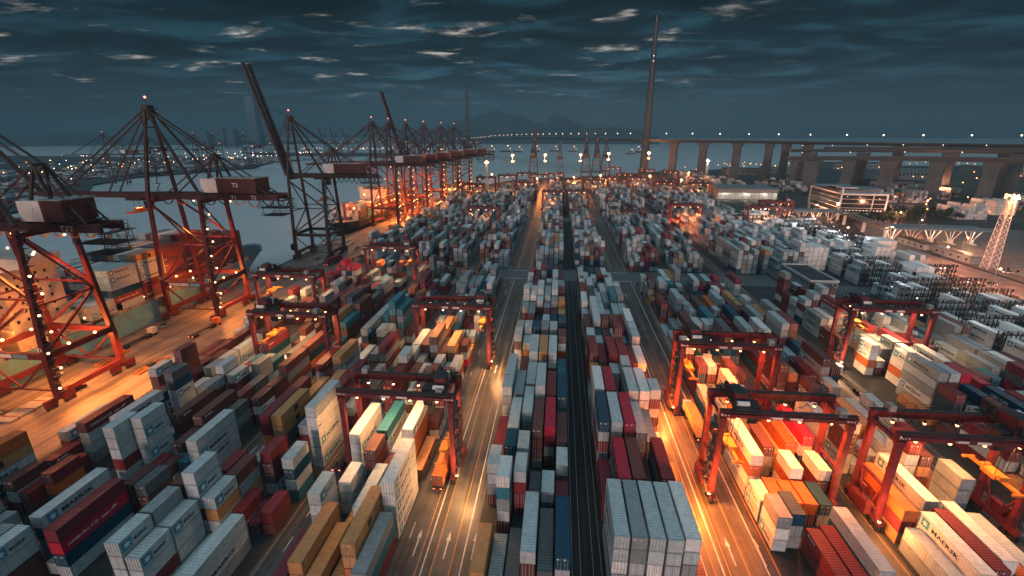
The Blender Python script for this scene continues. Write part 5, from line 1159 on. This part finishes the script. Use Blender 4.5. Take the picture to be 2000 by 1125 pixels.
def canopy(x, y, rz, ln, wd, h, label, glow):
    o = thing('toll_canopy', label, 'canopy', (x, y, 0), R(rz))
    for off, hh in ((0, h), (wd + 1, h - .6)):
        b = MB(); n_ = 8
        for k in range(n_):
            a0, a1 = k / n_, (k + 1) / n_; z0_, z1_ = hh + 1.6 * math.sin(a0 * math.pi), hh + 1.6 * math.sin(a1 * math.pi)
            b.hexa([(0, off + a0 * wd, z0_ - .3), (ln, off + a0 * wd, z0_ - .3), (ln, off + a1 * wd, z1_ - .3), (0, off + a1 * wd, z1_ - .3), (0, off + a0 * wd, z0_), (ln, off + a0 * wd, z0_), (ln, off + a1 * wd, z1_), (0, off + a1 * wd, z1_)])
        b.build('roof', 'roof', o)
    n_ = int(ln / 11)
    for k in range(n_):
        xx = 5 + k * (ln - 10) / max(1, n_ - 1)
        b = MB()
        for dx, dy in ((-4, -3.5), (4, -3.5), (-4, 3.5), (4, 3.5)): b.tube([(xx, wd, .3), (xx + dx, wd + dy, h - .3)], .3, 6)
        b.build('tree_column', 'white', o)
        b = MB(); b.box(xx - 1.4, xx + 1.4, wd - 5, wd + 5, 0, .3); b.box(xx - 1.1, xx + 1.1, wd - 1.6, wd + 1.6, .3, 3.0); b.build('toll_booth', 'white', o)
        b = MB(); b.box(xx + 2.5, xx + 3.9, wd - 4.3, wd - 3.9, h - .8, h - .55); b.build('lamp', 'l_warm', o)
        if k % 2 == 0: lamp(o, (xx, wd, h - 1.2), glow, (1, .72, .42), size=1.0)
canopy(241, 352, -3, 62, 11, 11, 'curved metal toll canopy nearest the highway, brightly lit underneath', 4200)
canopy(204, 436, -4, 46, 11, 10, 'curved metal gate canopy in front of the office, lit underneath', 3800)
fb = thing('footbridge', 'covered steel footbridge linking the office to the toll canopy', 'footbridge', (0, 0, 0))
b = MB(); b.beam((254, 452, 8.6), (243, 362, 8.6), 3.2, .5); b.beam((254, 452, 11.4), (243, 362, 11.4), 3.6, .35); b.build('walkway_tube', 'roof', fb)
b = MB()
for k in range(19):
    f = k / 18; x, y = 254 - 11 * f, 452 - 90 * f
    for e in (-1.5, 1.5): b.box(x + e - .08, x + e + .08, y - .08, y + .08, 8.8, 11.3)
b.build('side_posts', 'grey', fb)
for x, y in ((251.5, 432), (247.5, 398), (244, 366)):
    b = MB(); b.box(x - 1, x + 1, y - .7, y + .7, 0, 8.3); b.build('support', 'white', fb)
sd_ = thing('workshop_shed', 'flat roofed workshop with dark roof between the container blocks', 'shed', (124.8, 230, 0))
b = MB(); b.box(0, 13, 0, 31.5, 0, 6.6); b.build('wall', 'wall', sd_)
b = MB(); b.box(.5, 12.5, .5, 31, 6.6, 6.75); b.build('roof', 'roof_dark', sd_)
b = MB()
for a_ in ((-.25, 13.25, -.25, .25), (-.25, 13.25, 31.25, 31.75), (-.25, .25, .25, 31.25), (12.75, 13.25, .25, 31.25)): b.box(*a_, 6.5, 7.3)
b.build('parapet', 'white', sd_)
for k in range(6): b = MB(); b.box(1.2 + k * 2, 2.3 + k * 2, -.03, .02, 4.4, 5.5); b.build('window', 'glass', sd_)
for k in range(9): b = MB(); b.box(-.03, .02, 2 + k * 3.2, 3.2 + k * 3.2, 4.4, 5.5); b.build('window', 'glass', sd_)
wh = thing('warehouse', 'wide warehouse with a brightly lit open front behind the yards', 'warehouse', (192, 590, 0))
b = MB(); b.box(0, 70, 10, 46, 0, 13); b.box(0, 1, 0, 10, 0, 13); b.box(69, 70, 0, 10, 0, 13); b.build('wall', 'wall', wh)
b = MB(); b.box(-1, 71, -1, 47, 13, 14.2); b.build('roof', 'roof', wh)
b = MB(); b.box(0, 70, -.2, .4, 8.6, 13)
for k in range(8): b.box(k * 9.8 + .3, k * 9.8 + .9, -.1, .5, 0, 8.6)
b.build('front_fascia', 'grey', wh)
b = MB()
for k in range(7): b.box(k * 9.8 + 4, k * 9.8 + 6.4, 5, 5.4, 11.6, 11.8)
b.build('ceiling_lamp', 'l_warm', wh)
for k in (1, 3, 5): lamp(wh, (k * 12, 5, 10.5), 9000, (1, .78, .55), size=1.5)
for i, (x, y, sx_, sy_, h, mt, lb_) in enumerate([(252, 300, 8, 30, 4, 'wall', 'long low grey hut beside the highway kerb, nearer one'), (250, 335, 8, 26, 4, 'wall', 'long low grey hut beside the highway kerb, farther one'), (259, 268, 9, 16, 3.5, 'wall', 'small flat grey building beside the foot of the big mast'),
        (430, 700, 60, 30, 14, 'roof', 'large blue grey shed under the viaduct'), (560, 900, 120, 50, 16, 'wall', 'broad pale port building beyond the viaduct'), (330, 980, 60, 30, 12, 'tan', 'tan port building near the shore behind the piers'), (420, 1020, 90, 30, 12, 'wall', 'long pale shed near the shore behind the piers'), (620, 1150, 140, 60, 14, 'wall', 'distant pale warehouse right of the piers'), (480, 470, 40, 18, 7, 'roof', 'blue roofed depot building right of the big mast'), (455, 430, 50, 8, 4, 'wall', 'long white site office right of the big mast'), (800, 980, 150, 60, 18, 'tan', 'distant warehouse at the right edge below the viaduct')]):
    o = thing('port_building', lb_, 'building', (x, y, 0))
    b = MB(); b.box(0, sx_, 0, sy_, 0, h); b.build('wall', mt, o)
    b = MB(); b.box(-.3, sx_ + .3, -.3, sy_ + .3, h, h + .5); b.box(sx_ * .2, sx_ * .3, sy_ * .3, sy_ * .6, h + .5, h + 1.4); b.build('roof', 'roof_dark' if i % 2 else 'roof', o)
    for k in range(max(3, int((sy_ if sx_ < 12 else sx_) / 6))):
        b = MB(); q = 2 + k * 6
        if sx_ < 12: b.box(-.03, .02, q, q + 1.4, 1.4, 2.8)
        else: b.box(q, q + 2.2, -.04, .02, h * .45, h * .75)
        b.build('window', 'glass', o)

# ------------------------------------------------------------------ REEFER RACKS
def rack_mesh(n_):
    b = MB(); ln = 21; r2 = MB(); l2 = MB()
    for k in range(8):
        for y in (0, 1.5): b.box(k * 3 - .12, k * 3 + .12, y - .12, y + .12, 0, n_ * 2.75 + 1.1)
    for t in range(1, n_ + 1):
        z = t * 2.75; b.box(0, ln, -.05, 1.55, z - .12, z)
        for y in (-.05, 1.55): r2.box(0, ln, y - .05, y + .05, z + .95, z + 1.05); r2.box(0, ln, y - .04, y + .04, z + .5, z + .56)
        for k in range(11): r2.box(k * 2.1 - .25 + .3, k * 2.1 + .25 + .3, -.35, -.06, z + .2, z + 1.3)
    for t in range(n_): b.beam((0, 1.5, t * 2.75), (3, 1.5, t * 2.75 + 2.6), .3, .1); b.beam((21, 1.5, t * 2.75), (18, 1.5, t * 2.75 + 2.6), .3, .1)
    return b.mesh('rack_frame', 'steel'), r2.mesh('rack_rail', 'steel')
rkm = {n_: rack_mesh(n_) for n_ in (4, 5)}
lmb = MB(); lmb.ball((0, 0, 0), .22); lmm = lmb.mesh('lamp', 'l_white')
for i, (x, y, n_) in enumerate(sorted(RACKS, key=lambda r: r[1])):
    o = thing('reefer_rack', f'black steel reefer rack, {ordinal(i) if i < 20 else str(i + 1) + "th"} from the near end of the white yard', 'rack', (x, y, 0), 0, 'reefer racks')
    link('rack_frame', rkm[n_][0], o); link('rack_rail', rkm[n_][1], o)
    for k in range(9 if y > 290 else 2): link('lamp', lmm, o, (rnd.uniform(1, 20), -.6, 2.75 * rnd.randint(1, n_) - .5))
    lamp(o, (rnd.uniform(4, 16), -5.0, n_ * 2.75 + 4.5), 500 if y < 290 else 1300, (.9, .95, 1), size=.6)

# ------------------------------------------------------------------ VEHICLES
def truck_meshes():
    D = {}; b = MB()
    b.box(-1.2, 1.2, 0, 2.3, .9, 3.1); b.box(-1.15, 1.15, -.06, -.0, 1.9, 2.9, 1); D['cab'] = lambda m_: b.mesh('cab', [m_, 'glass'])
    c = MB(); c.box(-.5, .5, -1.0, 13.2, .95, 1.25); c.box(-1.22, 1.22, 1.2, 1.5, 1.25, 1.4); c.box(-1.22, 1.22, 12.7, 13.2, 1.25, 1.4); c.box(-.6, .6, -3.4, .2, .7, 1.0)
    D['chassis'] = c.mesh('chassis', 'steel')
    w_ = MB()
    for x in (-1.0, 1.0): w_.tube([(x - .22, 0, .5), (x + .22, 0, .5)], .5, 12)
    D['wheel'] = w_.mesh('wheel_pair', 'tyre'); return D, b
TD, cabmb = truck_meshes()
cabs = {k: cabmb.mesh('cab', [k, 'glass']) for k in ('white', 'orange', 'red')}
hl = MB(); hl.ball((-.8, 0, 1.0), .16); hlm = hl.mesh('headlight', 'l_white'); hl2 = MB(); hl2.ball((.8, 0, 1.0), .16); hlm2 = hl2.mesh('headlight', 'l_white')
tl = MB(); tl.box(-1.0, -.6, 0, .06, .9, 1.05); tl.box(.6, 1.0, 0, .06, .9, 1.05); tlm = tl.mesh('tail_lamp', 'l_red')
def truck(x, y, rz, c_, label, box=None):
    o = thing('terminal_truck', label, 'truck', (x, y, .012), R(rz))
    # cab at the far end; local +y forward
    cb = link('cab', cabs[c_], o, (0, 11.6, 0), R(180)); cb.location = (0, 15.6, 0); link('headlight', hlm, cb, (0, -.05, 0)); link('headlight', hlm2, cb, (0, -.05, 0))
    ch = link('chassis', TD['chassis'], o, (0, 13.2, 0), R(180)); link('tail_lamp', tlm, ch, (0, 13.25, 0))
    for yy in (1.2, 2.5, 10.8, 12.0, 14.8): link('wheel_pair', TD['wheel'], o, (0, yy, 0))
    if box:
        a = R(rz); ox = -1.25 * math.cos(a) - .3 * math.sin(a) * -1 * -1; oy = -1.25 * math.sin(a) + .3 * math.cos(a)
        q = link('shipping_container', body_mesh(12.55, box), None, (x + ox, y + oy, 1.42), R(rz)); tag(q, f'{box} container riding on the truck ' + label.split(' box ')[1], 'container')
        link('door', door_mesh(box, 0), q); link('door', door_mesh(box, 1), q)
truck(-24.6, 80.5, 0, 'white', 'terminal truck with an orange box under crane K72', 'orange')
truck(38.3, 104, 0, 'white', 'terminal truck with an ochre box behind crane 817', 'ochre')
truck(-49.6, 84, 0, 'orange', 'empty terminal truck in the lane left of crane K72')
truck(-74.2, 148, 0, 'red', 'empty terminal truck with a red cab beside crane K69')
truck(-100, 120, 0, 'white', 'terminal truck with a pale grey box in the lane by the quayside blocks', 'pale grey')
truck(-158, 138, 0, 'white', 'empty terminal truck on the quay under crane T3')
truck(-140, 150, 0, 'orange', 'empty orange cabbed truck on the quay between cranes T3 and T2')
truck(-150, 228, 12, 'orange', 'terminal truck with a brown box on the dark quay beyond crane T2', 'brown')
truck(-138, 255, -8, 'red', 'terminal truck with a red box near the dark raised crane', 'red')
truck(-129, 268, -12, 'white', 'empty terminal truck beside the dark raised crane')
truck(-140, 370, 0, 'white', 'terminal truck with an ochre box under the first lit far crane', 'ochre')
truck(-137, 400, 0, 'white', 'terminal truck with a white box under the far crane cluster', 'white')
truck(-143, 440, 0, 'orange', 'empty terminal truck under the far crane cluster')
truck(62.5, 150, 0, 'white', 'terminal truck with a maroon box in the lane left of the yellow boxes', 'maroon')
truck(93.4, 132, 0, 'white', 'empty terminal truck left of the orange spreader crane')
truck(346, 520, 60, 'white', 'terminal truck with a white box turning at the roundabout', 'white')
truck(212, 255, 0, 'white', 'empty terminal truck on the highway beside the racks')
cm = MB(); cm.hexa([(-.85, -2.1, .3), (.85, -2.1, .3), (.85, 2.1, .3), (-.85, 2.1, .3), (-.82, -2.15, .85), (.82, -2.15, .85), (.82, 2.0, .8), (-.82, 2.0, .8)]); cbm = {k: cm.mesh('body', k) for k in ('white', 'red', 'grey', 'steel')}
cg = MB(); cg.hexa([(-.78, -1.6, .85), (.78, -1.6, .85), (.78, 1.1, .83), (-.78, 1.1, .83), (-.62, -1.1, 1.4), (.62, -1.1, 1.4), (.62, .5, 1.4), (-.62, .5, 1.4)]); cgm = cg.mesh('cabin', 'glass')
cw = MB(); 
for x in (-.75, .75): cw.tube([(x - .1, 0, .32), (x + .1, 0, .32)], .32, 10)
cwm = cw.mesh('wheel_pair', 'tyre')
hb = MB(); hb.ball((-.6, 2.1, .6), .12); hbm = hb.mesh('headlight', 'l_white'); hb = MB(); hb.ball((.6, 2.1, .6), .12); hbm2 = hb.mesh('headlight', 'l_white')
def car(x, y, rz, k, label, group=None):
    o = thing('car', label, 'car', (x, y, .012), R(rz), group); link('body', cbm[k], o); link('cabin', cgm, o); link('wheel_pair', cwm, o, (0, -1.3, 0)); link('wheel_pair', cwm, o, (0, 1.3, 0)); link('headlight', hbm, o); link('headlight', hbm2, o)
car(-146.5, 112, 0, 'red', 'red car parked on the orange lit quay near crane T3'); car(-161, 118, 20, 'white', 'white van-like car beside the waterside legs of crane T3')
car(-147.5, 128, 0, 'white', 'white car with bright headlights under crane T3'); car(-160, 160, 10, 'grey', 'grey car alone on the quay before crane T2'); car(-143, 285, 0, 'steel', 'dark car by the legs of the raised crane')
car(257, 280, 70, 'white', 'white van parked by the foot of the big lattice mast')
car(-156.5, 300, 0, 'white', 'white car on the empty quay past the raised crane')
for k in range(9): car(226 + (k % 3) * 3.4, 120 + k * 34, 0 if k % 2 else 180, rnd.choice(['white', 'grey', 'steel', 'red']), f'small car driving on the outer highway, {ordinal(k)} from the near end')
for k in range(14): car(330 + k * 4.2, 330, 0, rnd.choice(['white', 'grey', 'steel']), 'small parked car in the long row beyond the highway', 'cars parked beyond the highway')
hl_group = 'lamp posts around the roundabout'
pm3, lm3 = lamp_post(10, 'l_orange', .5)
for x, y in [(300, 470), (318, 500), (330, 530), (352, 548), (375, 560), (362, 500), (380, 520), (340, 465), (398, 545), (410, 500), (385, 455), (372, 420), (395, 425), (420, 600), (460, 640), (500, 560), (330, 600), (300, 560), (440, 470), (470, 455), (430, 650), (400, 690), (350, 660), (450, 560)]:
    o = thing('street_lamp', 'orange street lamp around the roundabout behind the office', 'street lamp', (x, y, 0), rnd.random() * 6, hl_group); link('post', pm3, o); link('lamp_head', lm3, o)
for x, y, p_ in ((330, 510, 26000), (385, 530, 20000), (212, 360, 15000), (236, 300, 11000), (470, 640, 26000), (300, 440, 12000), (224, 250, 11000), (224, 200, 11000), (224, 150, 9000), (262, 250, 9000), (270, 330, 11000), (212, 410, 14000), (250, 480, 14000), (290, 400, 9000)):
    o = thing('street_lamp', f'tall orange street lamp lighting the road {int(x)} metres out' .replace(f' {int(x)} metres out', '') , 'street lamp', (x, y, 0), 0, 'tall orange street lamps'); link('post', pm3, o); link('lamp_head', lm3, o); lamp(o, (1.6, 0, 12), p_ * 2.2, (1, .32, .15), size=.8)
# distant lamps right of the pylon, beyond the viaduct
for k in range(70):
    x = rnd.uniform(230, 1000); y = rnd.uniform(940, 1250) if x < 520 else rnd.uniform(700, 1300)
    o = thing('street_lamp', 'far lamp in the port area beyond the viaduct', 'street lamp', (x, y, 0), 0, 'far lamps beyond the viaduct'); link('post', pm3, o); h_ = link('lamp_head', lm3, o); h_.scale = (1.7, 1.7, 1.1)

bm_ = MB(); bm_.tube([(0, 0, 0), (0, 0, .5), (0, 0, .55), (0, 0, .75)], [.28, .22, .42, .36], 10); bom = bm_.mesh('mooring_bollard', 'steel')
for k, y in enumerate(range(40, 330, 14)):
    o = link('mooring_bollard', bom, None, (QX + 1.1, y, 0)); tag(o, 'squat dark mooring bollard on the quay edge', 'bollard', 'mooring bollards along the quay')
def spare_frame(x, y, rz, label):
    o = thing('spreader_frame', label, 'spreader frame', (x, y, .012), R(rz)); b = MB()
    for e in (-1.1, 1.1): b.box(e - .15, e + .15, -6, 6, .1, .6)
    for q in (-5.8, -2, 2, 5.8): b.box(-1.1, 1.1, q - .15, q + .15, .12, .58)
    b.build('frame', 'yellow', o); b = MB(); b.box(-.8, .8, -1.2, 1.2, .58, 1.3); b.build('gearbox', 'steel', o)
spare_frame(-155, 132, 4, 'spare lifting frame lying on the quay under crane T3'); spare_frame(-150.5, 193, -6, 'spare lifting frame lying on the quay under crane T2'); spare_frame(-136.5, 128, 0, 'spare lifting frame lying beside the first boxes of the quay block')
spare_frame(-138, 300, 8, 'spare lifting frame on the dark quay past the raised crane'); spare_frame(-150, 268, 30, 'spare lifting frame between the legs of the raised crane')
for k, (x, y) in enumerate([(-157.5, 92), (-150, 100), (-158, 240), (-146, 262), (-150, 312), (-157, 320), (-141, 340), (-139, 60)]):
    o = thing('hatch_cover', f'flat grey hatch cover panel laid on the quay, {ordinal(k)} counted along the quay', 'hatch cover', (x, y, .012), R(rnd.uniform(-5, 5))); b = MB(); b.box(-2.6, 2.6, -6, 6, .15, .7); b.build('panel', 'grey', o); b = MB()
    for q in (-4, 0, 4): b.box(-2.7, 2.7, q - .12, q + .12, 0, .82)
    b.build('stiffener', 'boot', o)
# ------------------------------------------------------------------ TREES
def tree_meshes(seed, h, rad):
    r = random.Random(seed); t_ = MB(); t_.tube([(0, 0, 0), (.1, 0, h * .3), (0, .1, h * .55)], [.28, .2, .1], 7)
    for k in range(5): a = r.random() * 6.28; t_.tube([(0, 0, h * (.3 + .04 * k)), (math.cos(a) * rad * .6, math.sin(a) * rad * .6, h * (.55 + .07 * k))], [.12, .05], 5)
    c = MB()
    for k in range(420):
        cl = r.choice(range(9)); rr = random.Random(seed * 31 + cl); cc = Vector((rr.uniform(-.6, .6) * rad, rr.uniform(-.6, .6) * rad, h * rr.uniform(.45, .85)))
        p = cc + Vector((r.gauss(0, rad * .24), r.gauss(0, rad * .24), r.gauss(0, h * .09))); s_ = r.uniform(.25, .5)
        u = Vector((r.gauss(0, 1), r.gauss(0, 1), r.gauss(0, 1))).normalized(); v = u.orthogonal().normalized()
        c.face([p + u * s_, p + v * s_, p - u * s_, p - v * s_])
    return t_.mesh('trunk', 'bark'), c.mesh('crown', 'leaf')
TM = [tree_meshes(k, 7 + k * .6, 3.2) for k in range(4)]
for k in range(110):
    if k < 45: x, y = 345 + rnd.gauss(0, 14), 478 + rnd.gauss(0, 16)
    elif k < 75: u = (k - 45) / 30; x, y = 262 + u * 60, 436 + u * 20 + rnd.gauss(0, 3)
    else: x, y = 300 + rnd.uniform(0, 140), 615 + rnd.uniform(-20, 45)
    o = thing('broadleaf_tree', 'dark bushy tree in the planted ground behind the office and roundabout', 'tree', (x, y, 0), rnd.random() * 6, 'trees behind the office'); t_, c_ = rnd.choice(TM); link('trunk', t_, o); link('crown', c_, o); s_ = rnd.uniform(.7, 1.25); o.scale = (s_, s_, s_)

# ------------------------------------------------------------------ THE PORT ACROSS THE WATER
sheet('far_ground', [(-1300, 250), (-565, 250), (-560, 494), (-745, 684), (-800, 824), (-735, 1080), (-900, 1450), (-1020, 1560), (-2600, 1700), (-3600, 900)], -.4, 'asphalt')
sheet('far_ground', [(-1100, 1750), (-520, 1800), (-400, 1900), (-620, 2080), (-1500, 2100)], -.4, 'asphalt')
fl = MB(); fl.tube([(0, 0, 0), (0, 0, 20)], [.4, .25], 5); flp = fl.mesh('post', 'grey')
fh = {k: None for k in ('l_orange', 'l_white', 'l_warm')}
for k in fh: q = MB(); q.ball((0, 0, 20.6), 1.0); fh[k] = q.mesh('lamp_head', k)
for k in range(210):
    if k < 150:
        y = rnd.uniform(480, 1560); xs_e = -565 - (y - 494) * .98 if y < 700 else -800 + (y - 850) * .05; x = xs_e - abs(rnd.gauss(0, 260)) - 10
    else: x, y = rnd.uniform(-1100, -450), rnd.uniform(1800, 2000)
    s_ = .55 + .45 * (y / 1500)
    o = thing('port_lamp', 'lit lamp mast in the distant port across the water', 'lamp post', (x, y, 0), 0, 'lamps of the port across the water'); o.scale = (s_, s_, s_); link('post', flp, o); link('lamp_head', fh[rnd.choice(['l_orange', 'l_warm', 'l_white'])], o)
fm = MB()
for k in range(900):
    y = rnd.uniform(470, 1500); xe = -575 - (y - 494) * .98 if y < 700 else -812 + (y - 850) * .05; x = xe - abs(rnd.gauss(0, 240)) - 25; h_ = rnd.randint(1, 5)
    c_ = PAL[pick(GREYPAL)]
    for j in range(rnd.randint(1, 5)): body_faces(fm, x + j * 2.7, y, 0, 12.5, c_, False)
    for f_i in range(1): pass
o = fm.build('far_container_stacks', ['paint', 'door'], kind='stuff', label='hazy stacks of boxes in the port across the water', category='containers')
# skyline behind
for i, (x, y, w_, d_, h) in enumerate([(-2206, 3340, 70, 70, 330), (-2460, 3300, 90, 60, 120), (-2380, 3330, 60, 60, 110), (-2560, 3250, 110, 60, 90), (-2330, 3250, 60, 60, 100), (-4300, 2600, 160, 90, 110), (-4150, 2700, 260, 90, 85), (-4800, 2300, 90, 90, 150)]):
    o = thing('tower_block', f'very faint hazy tower block on the skyline, {ordinal(i)} of that group', 'tower', (x, y, -2)); b = MB(); b.box(-w_ / 2, w_ / 2, -d_ / 2, d_ / 2, 0, h); b.build('wall', 'far', o); b = MB(); b.box(-w_ / 3, w_ / 3, -d_ / 3, d_ / 3, h, h + 12); b.build('roof_plant', 'far', o)

# ------------------------------------------------------------------ HAZE
hz = MB(); hz.box(-7500, 7500, -400, 7600, -3.6, 292); ho = hz.build('haze', 'water', kind='stuff', label='thin blue dusk haze over the whole bay', category='haze')
hm = bpy.data.materials.new('dusk_haze'); hm.use_nodes = True; t = hm.node_tree; t.nodes.clear()
ou = t.nodes.new('ShaderNodeOutputMaterial'); pv = t.nodes.new('ShaderNodeVolumePrincipled'); pv.inputs['Color'].default_value = (.15, .33, .44, 1); pv.inputs['Density'].default_value = .00021; pv.inputs['Anisotropy'].default_value = 0
t.links.new(pv.outputs[0], ou.inputs['Volume']); ho.data.materials[0] = hm
